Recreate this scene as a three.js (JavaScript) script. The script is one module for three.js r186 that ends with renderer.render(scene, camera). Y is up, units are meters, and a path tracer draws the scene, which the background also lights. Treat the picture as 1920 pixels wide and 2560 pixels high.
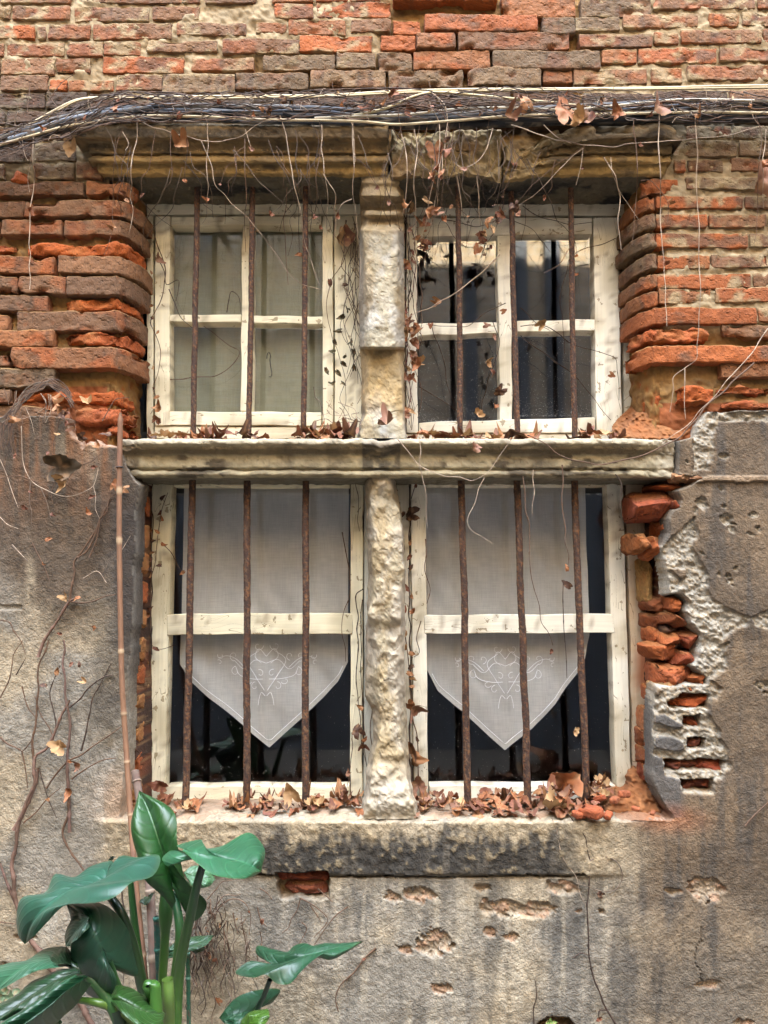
import * as THREE from 'three';
import { mergeGeometries, mergeVertices } from 'three/addons/utils/BufferGeometryUtils.js';

// ---------------------------------------------------------------- camera, sky, sun, exposure
const scene = new THREE.Scene();
const EYE = 1.6, PITCH = 5.6 * Math.PI / 180, FOC = 1850, CZ = 1.85 * Math.cos(PITCH);
const camera = new THREE.PerspectiveCamera(2 * Math.atan(1280 / FOC) * 180 / Math.PI, 0.75, 0.05, 400);
camera.position.set(0, EYE, CZ);
camera.lookAt(0, EYE + Math.sin(PITCH) * 10, CZ - Math.cos(PITCH) * 10);
scene.add(camera);

const SKY_LEVEL = 1.6, EXPOSURE = 17;
{
  const w = 128, h = 64, d = new Float32Array(w * h * 4);
  for (let j = 0; j < h; j++) for (let i = 0; i < w; i++) {
    const el = ((j + 0.5) / h - 0.5) * Math.PI, k = Math.max(0, Math.sin(el)), o = (j * w + i) * 4;
    const low = (el < 0 ? 0.3 : 1) * (0.08 + 0.92 * k * k * k);   // a bright haze, strongest overhead
    d[o] = SKY_LEVEL * low * 0.88; d[o + 1] = SKY_LEVEL * low * 0.98; d[o + 2] = SKY_LEVEL * low * 1.15; d[o + 3] = 1;
  }
  const t = new THREE.DataTexture(d, w, h, THREE.RGBAFormat, THREE.FloatType);
  t.mapping = THREE.EquirectangularReflectionMapping; t.magFilter = THREE.LinearFilter; t.needsUpdate = true;
  scene.background = t; scene.environment = t;
}
const sun = new THREE.DirectionalLight(0xfff2dc, 5);
sun.position.set(2.6, 10.65, -10.4); sun.target.position.set(0, 1.6, 0); sun.castShadow = true;
sun.shadow.mapSize.set(2048, 2048);
Object.assign(sun.shadow.camera, { left: -14, right: 14, top: 14, bottom: -14, near: 0.5, far: 60 });
scene.add(sun, sun.target);

// ---------------------------------------------------------------- small tools
function rng(s) { let a = s >>> 0; return () => { a = (a + 0x6D2B79F5) >>> 0; let t = Math.imul(a ^ (a >>> 15), 1 | a); t = (t + Math.imul(t ^ (t >>> 7), 61 | t)) ^ t; return ((t ^ (t >>> 14)) >>> 0) / 4294967296; }; }
const R = rng(20240607), rr = (a, b) => a + (b - a) * R();
const clamp = (x, a = 0, b = 1) => x < a ? a : x > b ? b : x;
const ss = (a, b, x) => { const t = clamp((x - a) / (b - a)); return t * t * (3 - 2 * t); };
const mix = (a, b, t) => a + (b - a) * t;
const mc = (a, b, t) => [a[0] + (b[0] - a[0]) * t, a[1] + (b[1] - a[1]) * t, a[2] + (b[2] - a[2]) * t];
const ml = (a, k) => [a[0] * k, a[1] * k, a[2] * k];
const l1 = c => { c /= 255; return c <= 0.04045 ? c / 12.92 : Math.pow((c + 0.055) / 1.055, 2.4); };
const C = (r, g, b) => [l1(r), l1(g), l1(b)];
const HT = new Float32Array(65536); { const q = rng(99); for (let i = 0; i < 65536; i++) HT[i] = q(); }
const h3 = (i, j, k) => HT[(Math.imul(i, 73856093) ^ Math.imul(j, 19349663) ^ Math.imul(k, 83492791)) & 65535];
function n3(x, y, z) {
  const i = Math.floor(x), j = Math.floor(y), k = Math.floor(z); let u = x - i, v = y - j, w = z - k;
  u = u * u * (3 - 2 * u); v = v * v * (3 - 2 * v); w = w * w * (3 - 2 * w);
  const L = (a, b, t) => a + (b - a) * t;
  return L(L(L(h3(i, j, k), h3(i + 1, j, k), u), L(h3(i, j + 1, k), h3(i + 1, j + 1, k), u), v), L(L(h3(i, j, k + 1), h3(i + 1, j, k + 1), u), L(h3(i, j + 1, k + 1), h3(i + 1, j + 1, k + 1), u), v), w);
}
function n2(x, y, s = 0) {
  const i = Math.floor(x), j = Math.floor(y); let u = x - i, v = y - j;
  u = u * u * (3 - 2 * u); v = v * v * (3 - 2 * v);
  const a = h3(i, j, s), b = h3(i + 1, j, s), c = h3(i, j + 1, s), d = h3(i + 1, j + 1, s);
  return a + (b - a) * u + (c - a + (a - b - c + d) * u) * v;
}
function f2(x, y, o = 4, s = 0) { let a = 0, k = 0.5, t = 0; for (let i = 0; i < o; i++) { a += k * n2(x, y, s + i * 7); t += k; x = x * 2.03 + 11.3; y = y * 2.03 + 5.7; k *= 0.5; } return a / t; }
function f3(x, y, z, o = 3) { let a = 0, k = 0.5, t = 0; for (let i = 0; i < o; i++) { a += k * n3(x, y, z); t += k; x = x * 2.03 + 3.1; y = y * 2.03 + 7.7; z = z * 2.03 + 1.9; k *= 0.5; } return a / t; }
// a point of the photograph's layout (1920 x 2560) on the upright plane at depth z
const CT = Math.cos(PITCH), ST = Math.sin(PITCH);
function P(px, py, z = 0) { const u = (px - 960) / FOC, v = (1280 - py) / FOC, t = (z - CZ) / (v * ST - CT); return [u * t, EYE + t * (v * CT + ST), z]; }
const PV = (px, py, z = 0) => new THREE.Vector3(...P(px, py, z));
function lay(x, y, z = 0) { const f = (y - EYE) * ST + (CZ - z) * CT, u = (y - EYE) * CT - (CZ - z) * ST; return [960 + FOC * x / f, 1280 - FOC * u / f]; }
const W = px => (px - 960) / 1000;                 // layout x on the wall face, about 1 mm per unit
const Zm = 0.57866;                                // measured zooms of 960 layout units
const rg = { t: (x, y) => [x * Zm, y * Zm], l: (x, y) => [x * Zm, 480 + y * Zm], r: (x, y) => [960 + x * Zm, 480 + y * Zm], s: (x, y) => [x * 1.15732, y * 1.15732],
  a: (x, y) => [1500 + x * 0.25317, 1140 + y * 0.25317], b: (x, y) => [1500 + x * 0.25317, 1600 + y * 0.25317], c: (x, y) => [960 + x * Zm, 1920 + y * Zm], p: (x, y) => [x * Zm, 1920 + y * Zm],
  m: (x, y) => [780 + x * 0.33445, 380 + y * 0.33445], n: (x, y) => [780 + x * 0.44321, 1100 + y * 0.44321], e: (x, y) => [x * 0.25317, 880 + y * 0.25317] };
const poly = (k, ...a) => { const o = []; for (let i = 0; i < a.length; i += 2) o.push(rg[k] ? rg[k](a[i], a[i + 1]) : [a[i], a[i + 1]]); return o; };
function sd(p, x, y) {                             // signed distance to a polygon, positive inside
  let d = 1e9, ins = false;
  for (let i = 0, j = p.length - 1; i < p.length; j = i++) {
    const ax = p[j][0], ay = p[j][1], ex = p[i][0] - ax, ey = p[i][1] - ay, wx = x - ax, wy = y - ay, t = clamp((wx * ex + wy * ey) / (ex * ex + ey * ey + 1e-9));
    const qx = wx - ex * t, qy = wy - ey * t; d = Math.min(d, qx * qx + qy * qy);
    if ((p[i][1] > y) !== (ay > y) && x < (p[j][0] - p[i][0]) * (y - p[i][1]) / (ay - p[i][1]) + p[i][0]) ins = !ins;
  }
  return ins ? Math.sqrt(d) : -Math.sqrt(d);
}
const used = {};
function numbered(n) { const k = used[n] = (used[n] ?? -1) + 1; return k ? `${n}_${String(k).padStart(3, '0')}` : n; }
function mesh(name, geo, mat, parent) { const m = new THREE.Mesh(geo, mat); m.name = name; m.castShadow = m.receiveShadow = true; if (parent) parent.add(m); return m; }
function thing(name, label, category, pos = [0, 0, 0], group) { const o = new THREE.Group(); o.name = numbered(name); o.position.set(...pos); o.userData = { label, category }; if (group) o.userData.group = group; scene.add(o); return o; }
function tag(o, label, category, group) { o.name = numbered(o.name); o.userData = { label, category }; if (group) o.userData.group = group; scene.add(o); return o; }
function struct(name, geo, mat) { const m = mesh(name, geo, mat); m.userData.kind = 'structure'; scene.add(m); return m; }
function shift(g, o) { return g.translate(-o[0], -o[1], -o[2]); }
function surf(nu, nv, fn, skip, closeU) {          // an indexed sheet from fn(u, v, i, j) -> [x, y, z, r, g, b, s, t]
  const n = (nu + 1) * (nv + 1), p = new Float32Array(n * 3), c = new Float32Array(n * 3), t = new Float32Array(n * 2), ix = [];
  for (let j = 0, k = 0; j <= nv; j++) for (let i = 0; i <= nu; i++, k++) {
    const q = fn(i / nu, j / nv, i, j);
    p[3 * k] = q[0]; p[3 * k + 1] = q[1]; p[3 * k + 2] = q[2]; c[3 * k] = q[3]; c[3 * k + 1] = q[4]; c[3 * k + 2] = q[5]; t[2 * k] = q[6]; t[2 * k + 1] = q[7];
  }
  for (let j = 0; j < nv; j++) for (let i = 0; i < nu; i++) {
    if (skip && skip((i + 0.5) / nu, (j + 0.5) / nv, i, j)) continue;
    const a = j * (nu + 1) + i, b = a + 1, d = a + nu + 1, e = d + 1; ix.push(a, b, d, b, e, d);
  }
  const g = new THREE.BufferGeometry();
  g.setAttribute('position', new THREE.BufferAttribute(p, 3)); g.setAttribute('color', new THREE.BufferAttribute(c, 3)); g.setAttribute('uv', new THREE.BufferAttribute(t, 2));
  g.setIndex(ix); g.computeVertexNormals(); return g;
}
// a rounded box of subdivided faces; warp(x, y, z, nx, ny, nz) -> [x, y, z, r, g, b]
const boxCache = {};
function boxGrid(nx, ny, nz) {
  const k = nx + '_' + ny + '_' + nz; if (boxCache[k]) return boxCache[k];
  let g = new THREE.BoxGeometry(1, 1, 1, nx, ny, nz); g.deleteAttribute('normal'); g.deleteAttribute('uv'); g = mergeVertices(g, 1e-5); return boxCache[k] = g;
}
function rbox(L, H, D, r, nx, ny, nz, warp) {
  const b = boxGrid(nx, ny, nz), bp = b.attributes.position, n = bp.count, p = new Float32Array(n * 3), c = new Float32Array(n * 3), t = new Float32Array(n * 2);
  r = Math.min(r, L / 2.05, H / 2.05, D / 2.05);
  const edge = (s, S, m) => { const a = Math.abs(s) * 2; return Math.sign(s) * S / 2 * (a > 1 - 2 / m - 1e-6 && a < 0.999 && m > 2 ? 1 - r * 0.8 / S * 2 : a); };
  for (let i = 0; i < n; i++) {
    let x = edge(bp.getX(i), L, nx), y = edge(bp.getY(i), H, ny), z = edge(bp.getZ(i), D, nz);
    const cx = clamp(x, -L / 2 + r, L / 2 - r), cy = clamp(y, -H / 2 + r, H / 2 - r), cz = clamp(z, -D / 2 + r, D / 2 - r);
    let dx = x - cx, dy = y - cy, dz = z - cz; const d = Math.hypot(dx, dy, dz) || 1; dx /= d; dy /= d; dz /= d;
    const q = warp(cx + dx * r, cy + dy * r, cz + dz * r, dx, dy, dz);
    p[3 * i] = q[0]; p[3 * i + 1] = q[1]; p[3 * i + 2] = q[2]; c[3 * i] = q[3]; c[3 * i + 1] = q[4]; c[3 * i + 2] = q[5];
    t[2 * i] = x + z; t[2 * i + 1] = y + z;
  }
  const g = new THREE.BufferGeometry();
  g.setAttribute('position', new THREE.BufferAttribute(p, 3)); g.setAttribute('color', new THREE.BufferAttribute(c, 3)); g.setAttribute('uv', new THREE.BufferAttribute(t, 2));
  g.setIndex(b.index.clone()); g.computeVertexNormals(); return g;
}
function tube(pts, rad, seg, sides = 5, colFn) {   // pts: Vector3[], rad: number or fn(t)
  const cv = new THREE.CatmullRomCurve3(pts, false, 'centripetal'), fr = cv.computeFrenetFrames(seg, false), q = cv.getPoints(seg), len = cv.getLength();
  return surf(sides, seg, (u, v, i, j) => {
    const a = (i % sides) / sides * Math.PI * 2, r = typeof rad === 'function' ? rad(v, a) : rad, N = fr.normals[j], B = fr.binormals[j], o = q[j], ca = Math.cos(a) * r, sa = Math.sin(a) * r, k = colFn ? colFn(v, a, o) : [1, 1, 1];
    return [o.x + N.x * ca + B.x * sa, o.y + N.y * ca + B.y * sa, o.z + N.z * ca + B.z * sa, ...k, u * 0.05, v * len];
  });
}
// ---------------------------------------------------------------- tiling grain textures
function pn(x, y, per, s) { const i = Math.floor(x), j = Math.floor(y); let u = x - i, v = y - j; u = u * u * (3 - 2 * u); v = v * v * (3 - 2 * v); const m = a => ((a % per) + per) % per;
  const a = h3(m(i), m(j), s), b = h3(m(i + 1), m(j), s), c = h3(m(i), m(j + 1), s), d = h3(m(i + 1), m(j + 1), s); return a + (b - a) * u + (c - a + (a - b - c + d) * u) * v; }
function tex(n, fn, srgb, metres) {
  const d = new Uint8Array(n * n * 4);
  for (let j = 0; j < n; j++) for (let i = 0; i < n; i++) { const q = fn(i / n, j / n), o = (j * n + i) * 4; for (let k = 0; k < 3; k++) d[o + k] = clamp(Array.isArray(q) ? q[k] : q) * 255; d[o + 3] = 255; }
  const t = new THREE.DataTexture(d, n, n); t.wrapS = t.wrapT = THREE.RepeatWrapping; t.magFilter = THREE.LinearFilter; t.minFilter = THREE.LinearMipmapLinearFilter; t.generateMipmaps = true;
  if (srgb) t.colorSpace = THREE.SRGBColorSpace; t.repeat.set(1 / metres, 1 / metres); t.needsUpdate = true; return t;
}
const pf = (u, v, b, o, s) => { let a = 0, k = 0.5, t = 0; for (let i = 0; i < o; i++) { a += k * pn(u * b, v * b, b, s + i); t += k; b *= 2; k *= 0.55; } return a / t; };
const grainH = (u, v, s) => { const a = pf(u, v, 24, 4, s), pit = pf(u, v, 48, 2, s + 20); return 0.62 * a + 0.38 * (pit < 0.36 ? pit / 0.36 : 1); };
const brickMap = tex(512, (u, v) => { const h = grainH(u, v, 3); const k = 0.74 + 0.26 * h + 0.1 * (pf(u, v, 96, 2, 40) - 0.5); return [k, k * 0.995, k * 0.985]; }, true, 0.26);
const brickBump = tex(512, (u, v) => grainH(u, v, 3), false, 0.26);
const stoneMap = tex(512, (u, v) => { const h = grainH(u, v, 60), f = pf(u, v, 12, 5, 66); const k = 0.7 + 0.2 * h + 0.16 * f; return [k, k * 0.99, k * 0.965]; }, true, 0.33);
const stoneBump = tex(512, (u, v) => 0.5 * grainH(u, v, 60) + 0.5 * pf(u, v, 12, 5, 66), false, 0.33);
const plMap = tex(1024, (u, v) => { const f = pf(u, v, 70, 4, 81), sp = pf(u, v, 200, 2, 84); const k = 0.72 + 0.3 * f + (sp > 0.76 ? -0.12 : 0) + (sp < 0.2 ? 0.08 : 0); return [k, k * 0.992, k * 0.975]; }, true, 0.61);
const plBump = tex(1024, (u, v) => 0.22 * pf(u, v, 30, 3, 88) + 0.4 * pf(u, v, 110, 3, 81) + 0.38 * pf(u, v, 230, 2, 84), false, 0.61);
const woodH = (u, v) => { const g = pn(u * 90, v * 6, 90, 4) * 0.5 + pn(u * 180, v * 9, 180, 5) * 0.3 + 0.2 * pf(u, v, 30, 3, 6); return g; };
const crack = (u, v) => { const g = Math.abs(pn(u * 60 + 2.5 * pn(u * 8, v * 8, 8, 3), v * 5, 60, 14) - 0.5); return g < 0.012 && pn(u * 10, v * 10, 10, 9) > 0.55 ? 1 : 0; };
const chip = (u, v) => pf(u, v, 26, 4, 31) > 0.765 ? 1 : 0;
const woodMap = tex(1024, (u, v) => { const k = 0.9 + 0.1 * woodH(u, v); if (chip(u, v)) { const q = 0.58 + 0.25 * woodH(u, v); return [q, q * 0.94, q * 0.85]; } return crack(u, v) ? [0.66, 0.62, 0.55] : [k, k * 0.992, k * 0.975]; }, true, 0.5);
const woodBump = tex(1024, (u, v) => 0.6 * woodH(u, v) + 0.4 - 0.35 * chip(u, v) - 0.25 * crack(u, v), false, 0.5);
const rustMap = tex(512, (u, v) => { const a = pf(u, v, 32, 4, 51), b = pf(u, v, 90, 2, 57); const k = a > 0.55 ? 1 : 0.62 + 0.3 * b; return [k, k * (a > 0.6 ? 0.86 : 0.97), k * (a > 0.6 ? 0.68 : 0.95)]; }, true, 0.12);
const rustBump = tex(512, (u, v) => pf(u, v, 32, 4, 51), false, 0.12);
const std = ({ k = [1, 1, 1], ...o }) => new THREE.MeshStandardMaterial({ vertexColors: true, roughness: 0.93, side: THREE.DoubleSide, color: new THREE.Color(...k), ...o });
const M = {
  brick: std({ k: [0.66, 0.61, 0.47], map: brickMap, bumpMap: brickBump, bumpScale: 0.0065 }),
  mortar: std({ k: [0.56, 0.54, 0.48], map: stoneMap, bumpMap: stoneBump, bumpScale: 0.004, roughness: 0.97 }),
  stone: std({ k: [0.66, 0.66, 0.655], map: stoneMap, bumpMap: stoneBump, bumpScale: 0.008 }),
  plaster: std({ k: [0.8, 0.785, 0.755], map: plMap, bumpMap: plBump, bumpScale: 0.0038, roughness: 0.96 }),
  wood: std({ k: [0.95, 0.93, 0.86], map: woodMap, bumpMap: woodBump, bumpScale: 0.0012, roughness: 0.6 }),
  rust: std({ k: [0.7, 0.66, 0.6], map: rustMap, bumpMap: rustBump, bumpScale: 0.0016, roughness: 0.85, metalness: 0.15 }),
  stem: std({ k: [0.72, 0.7, 0.68], roughness: 0.8 }),
  plain: std({ roughness: 0.9 }),
  glass: new THREE.MeshPhysicalMaterial({ color: 0xffffff, roughness: 0.03, transmission: 1, thickness: 0, ior: 1.72 }),
};
// ---------------------------------------------------------------- the house: one thing, its masonry as parts
const house = new THREE.Group(); house.name = 'old_house';
house.userData = { label: 'old brick and plaster house wall around a stone-framed, barred window in four lights', category: 'house' };
scene.add(house);
const K = { pat: C(156, 114, 86), pur: C(124, 98, 82), org: C(188, 106, 54), raw: C(192, 98, 34), gry: C(146, 120, 96), och: C(178, 136, 80), pale: C(208, 188, 158), dark: C(70, 56, 46), rust: C(178, 92, 44), soot: C(52, 44, 38) };
const FLAT = 0, LEFT = -1, RIGHT = 1;
// the jambs turn in from the face along a quarter round, then run straight back to the frames
const JX = { '-1': W(262), '1': W(1663) }, ARX = 0.050, ARZ = 0.125, ARL = 0.152;
function along(side, s) {                          // s metres past the start of the round -> [x, z, normal x, normal z]
  if (side === 0 || s <= 0) return [0, 0, 0, 1, s];
  const a = Math.min(s / ARL, 1) * Math.PI / 2, over = Math.max(0, s - ARL);
  return [Math.sin(a) * ARX, -(1 - Math.cos(a)) * ARZ - over, Math.sin(a), Math.cos(a), 0];
}
const flush = (px, py) => {
  let F = 1;
  F -= ss(470, 640, px) * (1 - ss(1440, 1500, px)) * ss(110, 190, py) * (1 - ss(560, 640, py));
  F -= ss(925, 985, px) * (1 - ss(1450, 1500, px)) * (1 - ss(150, 200, py));
  if (px < 640 && py > 380) F -= ss(395, 520, py);
  if (px > 1280 && py > 560) { F -= (1 - ss(1655, 1672, px)); F -= ss(800, 850, py) * 0.9; }
  return clamp(F + 0.5 * (f2(px * 0.012, py * 0.02, 3, 5) - 0.5));
};
const openings = [poly('p0', 366, 425, 1568, 425, 1640, 1095, 355, 1095), poly('p0', 318, 1190, 1640, 1190, 1652, 2052, 318, 2052)];
{ // mortar bed between and behind the bricks
  const x0 = -420, x1 = 2340, y0 = -190, y1 = 1130, nx = 720, ny = 345;
  const g = surf(nx, ny, (u, v) => {
    const px = mix(x0, x1, u), py = mix(y1, y0, v), F = flush(px, py), n = f2(px * 0.03, py * 0.045, 4, 2), n2_ = f2(px * 0.11, py * 0.13, 3, 12);
    let z = mix(-0.026, -0.005, F) + (n - 0.5) * mix(0.016, 0.016, F) + (n2_ - 0.5) * 0.008;
    const q = P(px, py, 0);
    let side = 0, s = 0; if (py > 400) { if (px < 700) { side = LEFT; s = q[0] - JX[-1]; } else if (px > 1300) { side = RIGHT; s = JX[1] - q[0]; } }
    let c = mc(mc(K.och, K.dark, ss(0.45, 0.75, n2_) * 0.3), K.pale, F * (0.75 + 0.35 * n));
    c = ml(c, 0.78 + 0.44 * f2(px * 0.05, py * 0.05, 3, 31));
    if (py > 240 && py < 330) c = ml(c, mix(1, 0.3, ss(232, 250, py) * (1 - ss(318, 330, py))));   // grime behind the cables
    if (px > 1280 && py > 1000 || px < 260 && py > 960) c = mc(c, K.rust, 0.8);
    return [q[0], q[1], z - (s > 0 ? 0.02 : 0), ...c, q[0], q[1]];
  }, (u, v) => { const px = mix(x0, x1, u), py = mix(y1, y0, v); return py > 400 && px > 268 && px < 1657; });
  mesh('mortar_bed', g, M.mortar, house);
  for (const side of [LEFT, RIGHT]) {
    const jg = surf(26, 190, (u, v) => {
      const uu = side < 0 ? u : 1 - u, py = mix(1110, 430, v), s = uu * 0.22 - 0.02, a = along(side, s), n = f2(s * 40, py * 0.05, 4, 9);
      const q = P(960, py, 0), x = JX[side] - side * (a[0] + Math.min(a[4], 0)), d = 0.018 + 0.018 * n;
      const c = ml(mc(K.och, K.raw, ss(0.45, 0.75, n) * 0.5), 1.0);
      return [x + side * a[2] * d, q[1], a[1] - a[3] * d, ...c, s, q[1]];
    });
    mesh('mortar_bed', jg, M.mortar, house);
  }
}
// ---------------------------------------------------------------- bricks
let brickNo = 0;
function brick(x0, x1, y0, y1, type, o = {}) {     // layout units on the face; o.side + o.end: runs round a jamb to arc length o.end
  const id = ++brickNo, H = P(960, y0)[1] - P(960, y1)[1], yc = (P(960, y0)[1] + P(960, y1)[1]) / 2, side = o.side || 0;
  const L = side ? Math.abs(JX[side] - W(side < 0 ? x0 : x1)) + o.end - (o.start || 0) : W(x1) - W(x0);
  const s0 = side ? (o.start !== undefined ? o.start : -Math.abs(JX[side] - W(side < 0 ? x0 : x1))) : 0;
  const F = o.flush !== undefined ? o.flush : flush((x0 + x1) / 2, (y0 + y1) / 2), raw = type === 'r';
  const D = 0.09, r = raw ? 0.011 : mix(0.0045, 0.003, F) * (0.85 + 0.3 * h3(id, 5, 1)), proud = (o.z ?? mix(0.004, 0.001, F)) + (h3(id, 2, 7) - 0.5) * mix(0.012, 0.003, F);
  const tilt = (h3(id, 9, 1) - 0.5) * 0.012, lean = o.lean || 0, ox = id * 1.37, rough = raw ? 0.015 : mix(0.0034, 0.0026, F);
  const nx = Math.max(6, Math.min(52, Math.round(L / 0.0055))), ny = Math.max(4, Math.round(H / 0.0055));
  const tone = 0.84 + 0.34 * h3(id, 3, 3), warm = h3(id, 4, 8);
  const base = { p: mc(K.pat, K.pur, 0.7 * warm), o: mc(K.org, C(172, 100, 58), warm), r: mc(K.raw, K.rust, warm), g: mc(K.gry, C(130, 108, 88), warm), m: mc(C(170, 110, 70), K.pat, 0.5 * warm) }[type];
  const g = rbox(L, H, D, r, nx, ny, 5, (x, y, z, ax, ay, az) => {
    const sx = x + L / 2 + s0, edge = Math.min(L / 2 - Math.abs(x), 0.06), big = f3(sx * 22 + ox, y * 30 + ox, z * 22 + 3, 3) - 0.5, fine = f3(sx * 90 + ox, y * 110, z * 90 + ox, 2) - 0.5;
    const pit = f3(sx * 55 + ox, y * 60 + 9, z * 55, 2); let d = big * rough * 2 + fine * rough * 0.8 - (pit < 0.33 ? (0.33 - pit) * 0.03 : 0);
    const chipN = f3(sx * 16 + ox * 2, y * 18, 4.4, 2); const chipd = ss(0.6, 0.75, chipN) * (Math.abs(y) > H * 0.22 || edge < 0.02 ? 1 : 0.15); d -= chipd * 0.012 * (raw ? 1.6 : mix(1, 0.5, F));
    if (raw) { d -= 0.012 * f3(sx * 9 + ox, y * 9, 1, 2); if (edge < 0.03) d -= (0.03 - edge) * 0.35; }
    const wob = (n2(sx * 14 + ox, 3.3, id) - 0.5) * mix(0.005, 0.003, F) + (n2(sx * 60 + ox, 7.3, id) - 0.5) * 0.0035; // wavy arrises
    let py = y + ay * d + wob * (Math.abs(y) / (H / 2)) + tilt * x + (lean ? lean * (x / L) : 0), pz = z - D / 2 + az * d + proud, pxx = x + ax * d;
    let X, Y = yc + py, Zz;
    if (side) { const a = along(side, s0 + L / 2 + pxx); const bx = JX[side] - side * (a[0] + Math.min(a[4], 0)); X = bx - side * a[2] * pz; Zz = a[1] + a[3] * pz; if (s0 + L / 2 + pxx > 0) Y += 0; }
    else { X = (W(x0) + W(x1)) / 2 + pxx; Zz = pz; }
    // colour: fired skin with soot streaks on the face, broken clay where it is chipped, sandy mortar along the top
    const streak = n2(sx * 130 + ox, y * 9, 3), pt = f3(sx * 14 + ox, y * 26 + 1, 2, 3), face = ss(0.35, 0.8, az);
    let c = ml(base, tone);
    if (type === 'p' || type === 'm' || type === 'g') { c = mc(c, ml(K.pur, 0.45), clamp((streak - 0.25) * 1.3) * 0.9 * face * ss(0.35, 0.6, pt)); c = mc(c, mc(K.org, K.raw, 0.4), ss(0.54, 0.66, pt) * (type === 'm' ? 0.65 : type === 'p' ? 0.4 : 0.15)); }
    if (type === 'o') c = mc(c, ml(K.pur, 0.8), ss(0.55, 0.68, pt) * 0.75);
    c = mc(c, mc(K.raw, K.rust, fine + 0.5), clamp(chipd * 0.9 + (pit < 0.3 ? 0.4 : 0)) * (type === 'g' ? 0.3 : 0.55));
    if (raw) c = mc(c, K.och, ss(0.5, 0.75, f3(sx * 20, y * 30, ox, 2)) * 0.5 * (ay > 0 ? 1 : 0.5));
    if (!raw) c = mc(c, mc(K.och, K.pale, F), ss(0.25, 0.85, ay) * 0.7 * (0.5 + f3(sx * 18, 4, ox, 2)));
    if (F > 0.45) c = mc(c, ml(K.pale, 0.8), ss(0.61, 0.70, f3(sx * 26 + ox, y * 34 + 5, 8, 3) + (H / 2 - Math.abs(y) < 0.009 ? 0.1 : 0)) * 0.8 * F);
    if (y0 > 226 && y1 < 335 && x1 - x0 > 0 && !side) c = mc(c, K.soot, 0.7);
    if (o.soot) c = mc(c, K.soot, o.soot);
    c = ml(c, 0.88 + 0.3 * (fine + 0.5) - 0.06);
    return [X, Y, Zz, ...c];
  });
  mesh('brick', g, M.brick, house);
}
const tb = (a, b, c, d, t, o) => brick(a * Zm, b * Zm, c * Zm, d * Zm, t, o);
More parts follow.
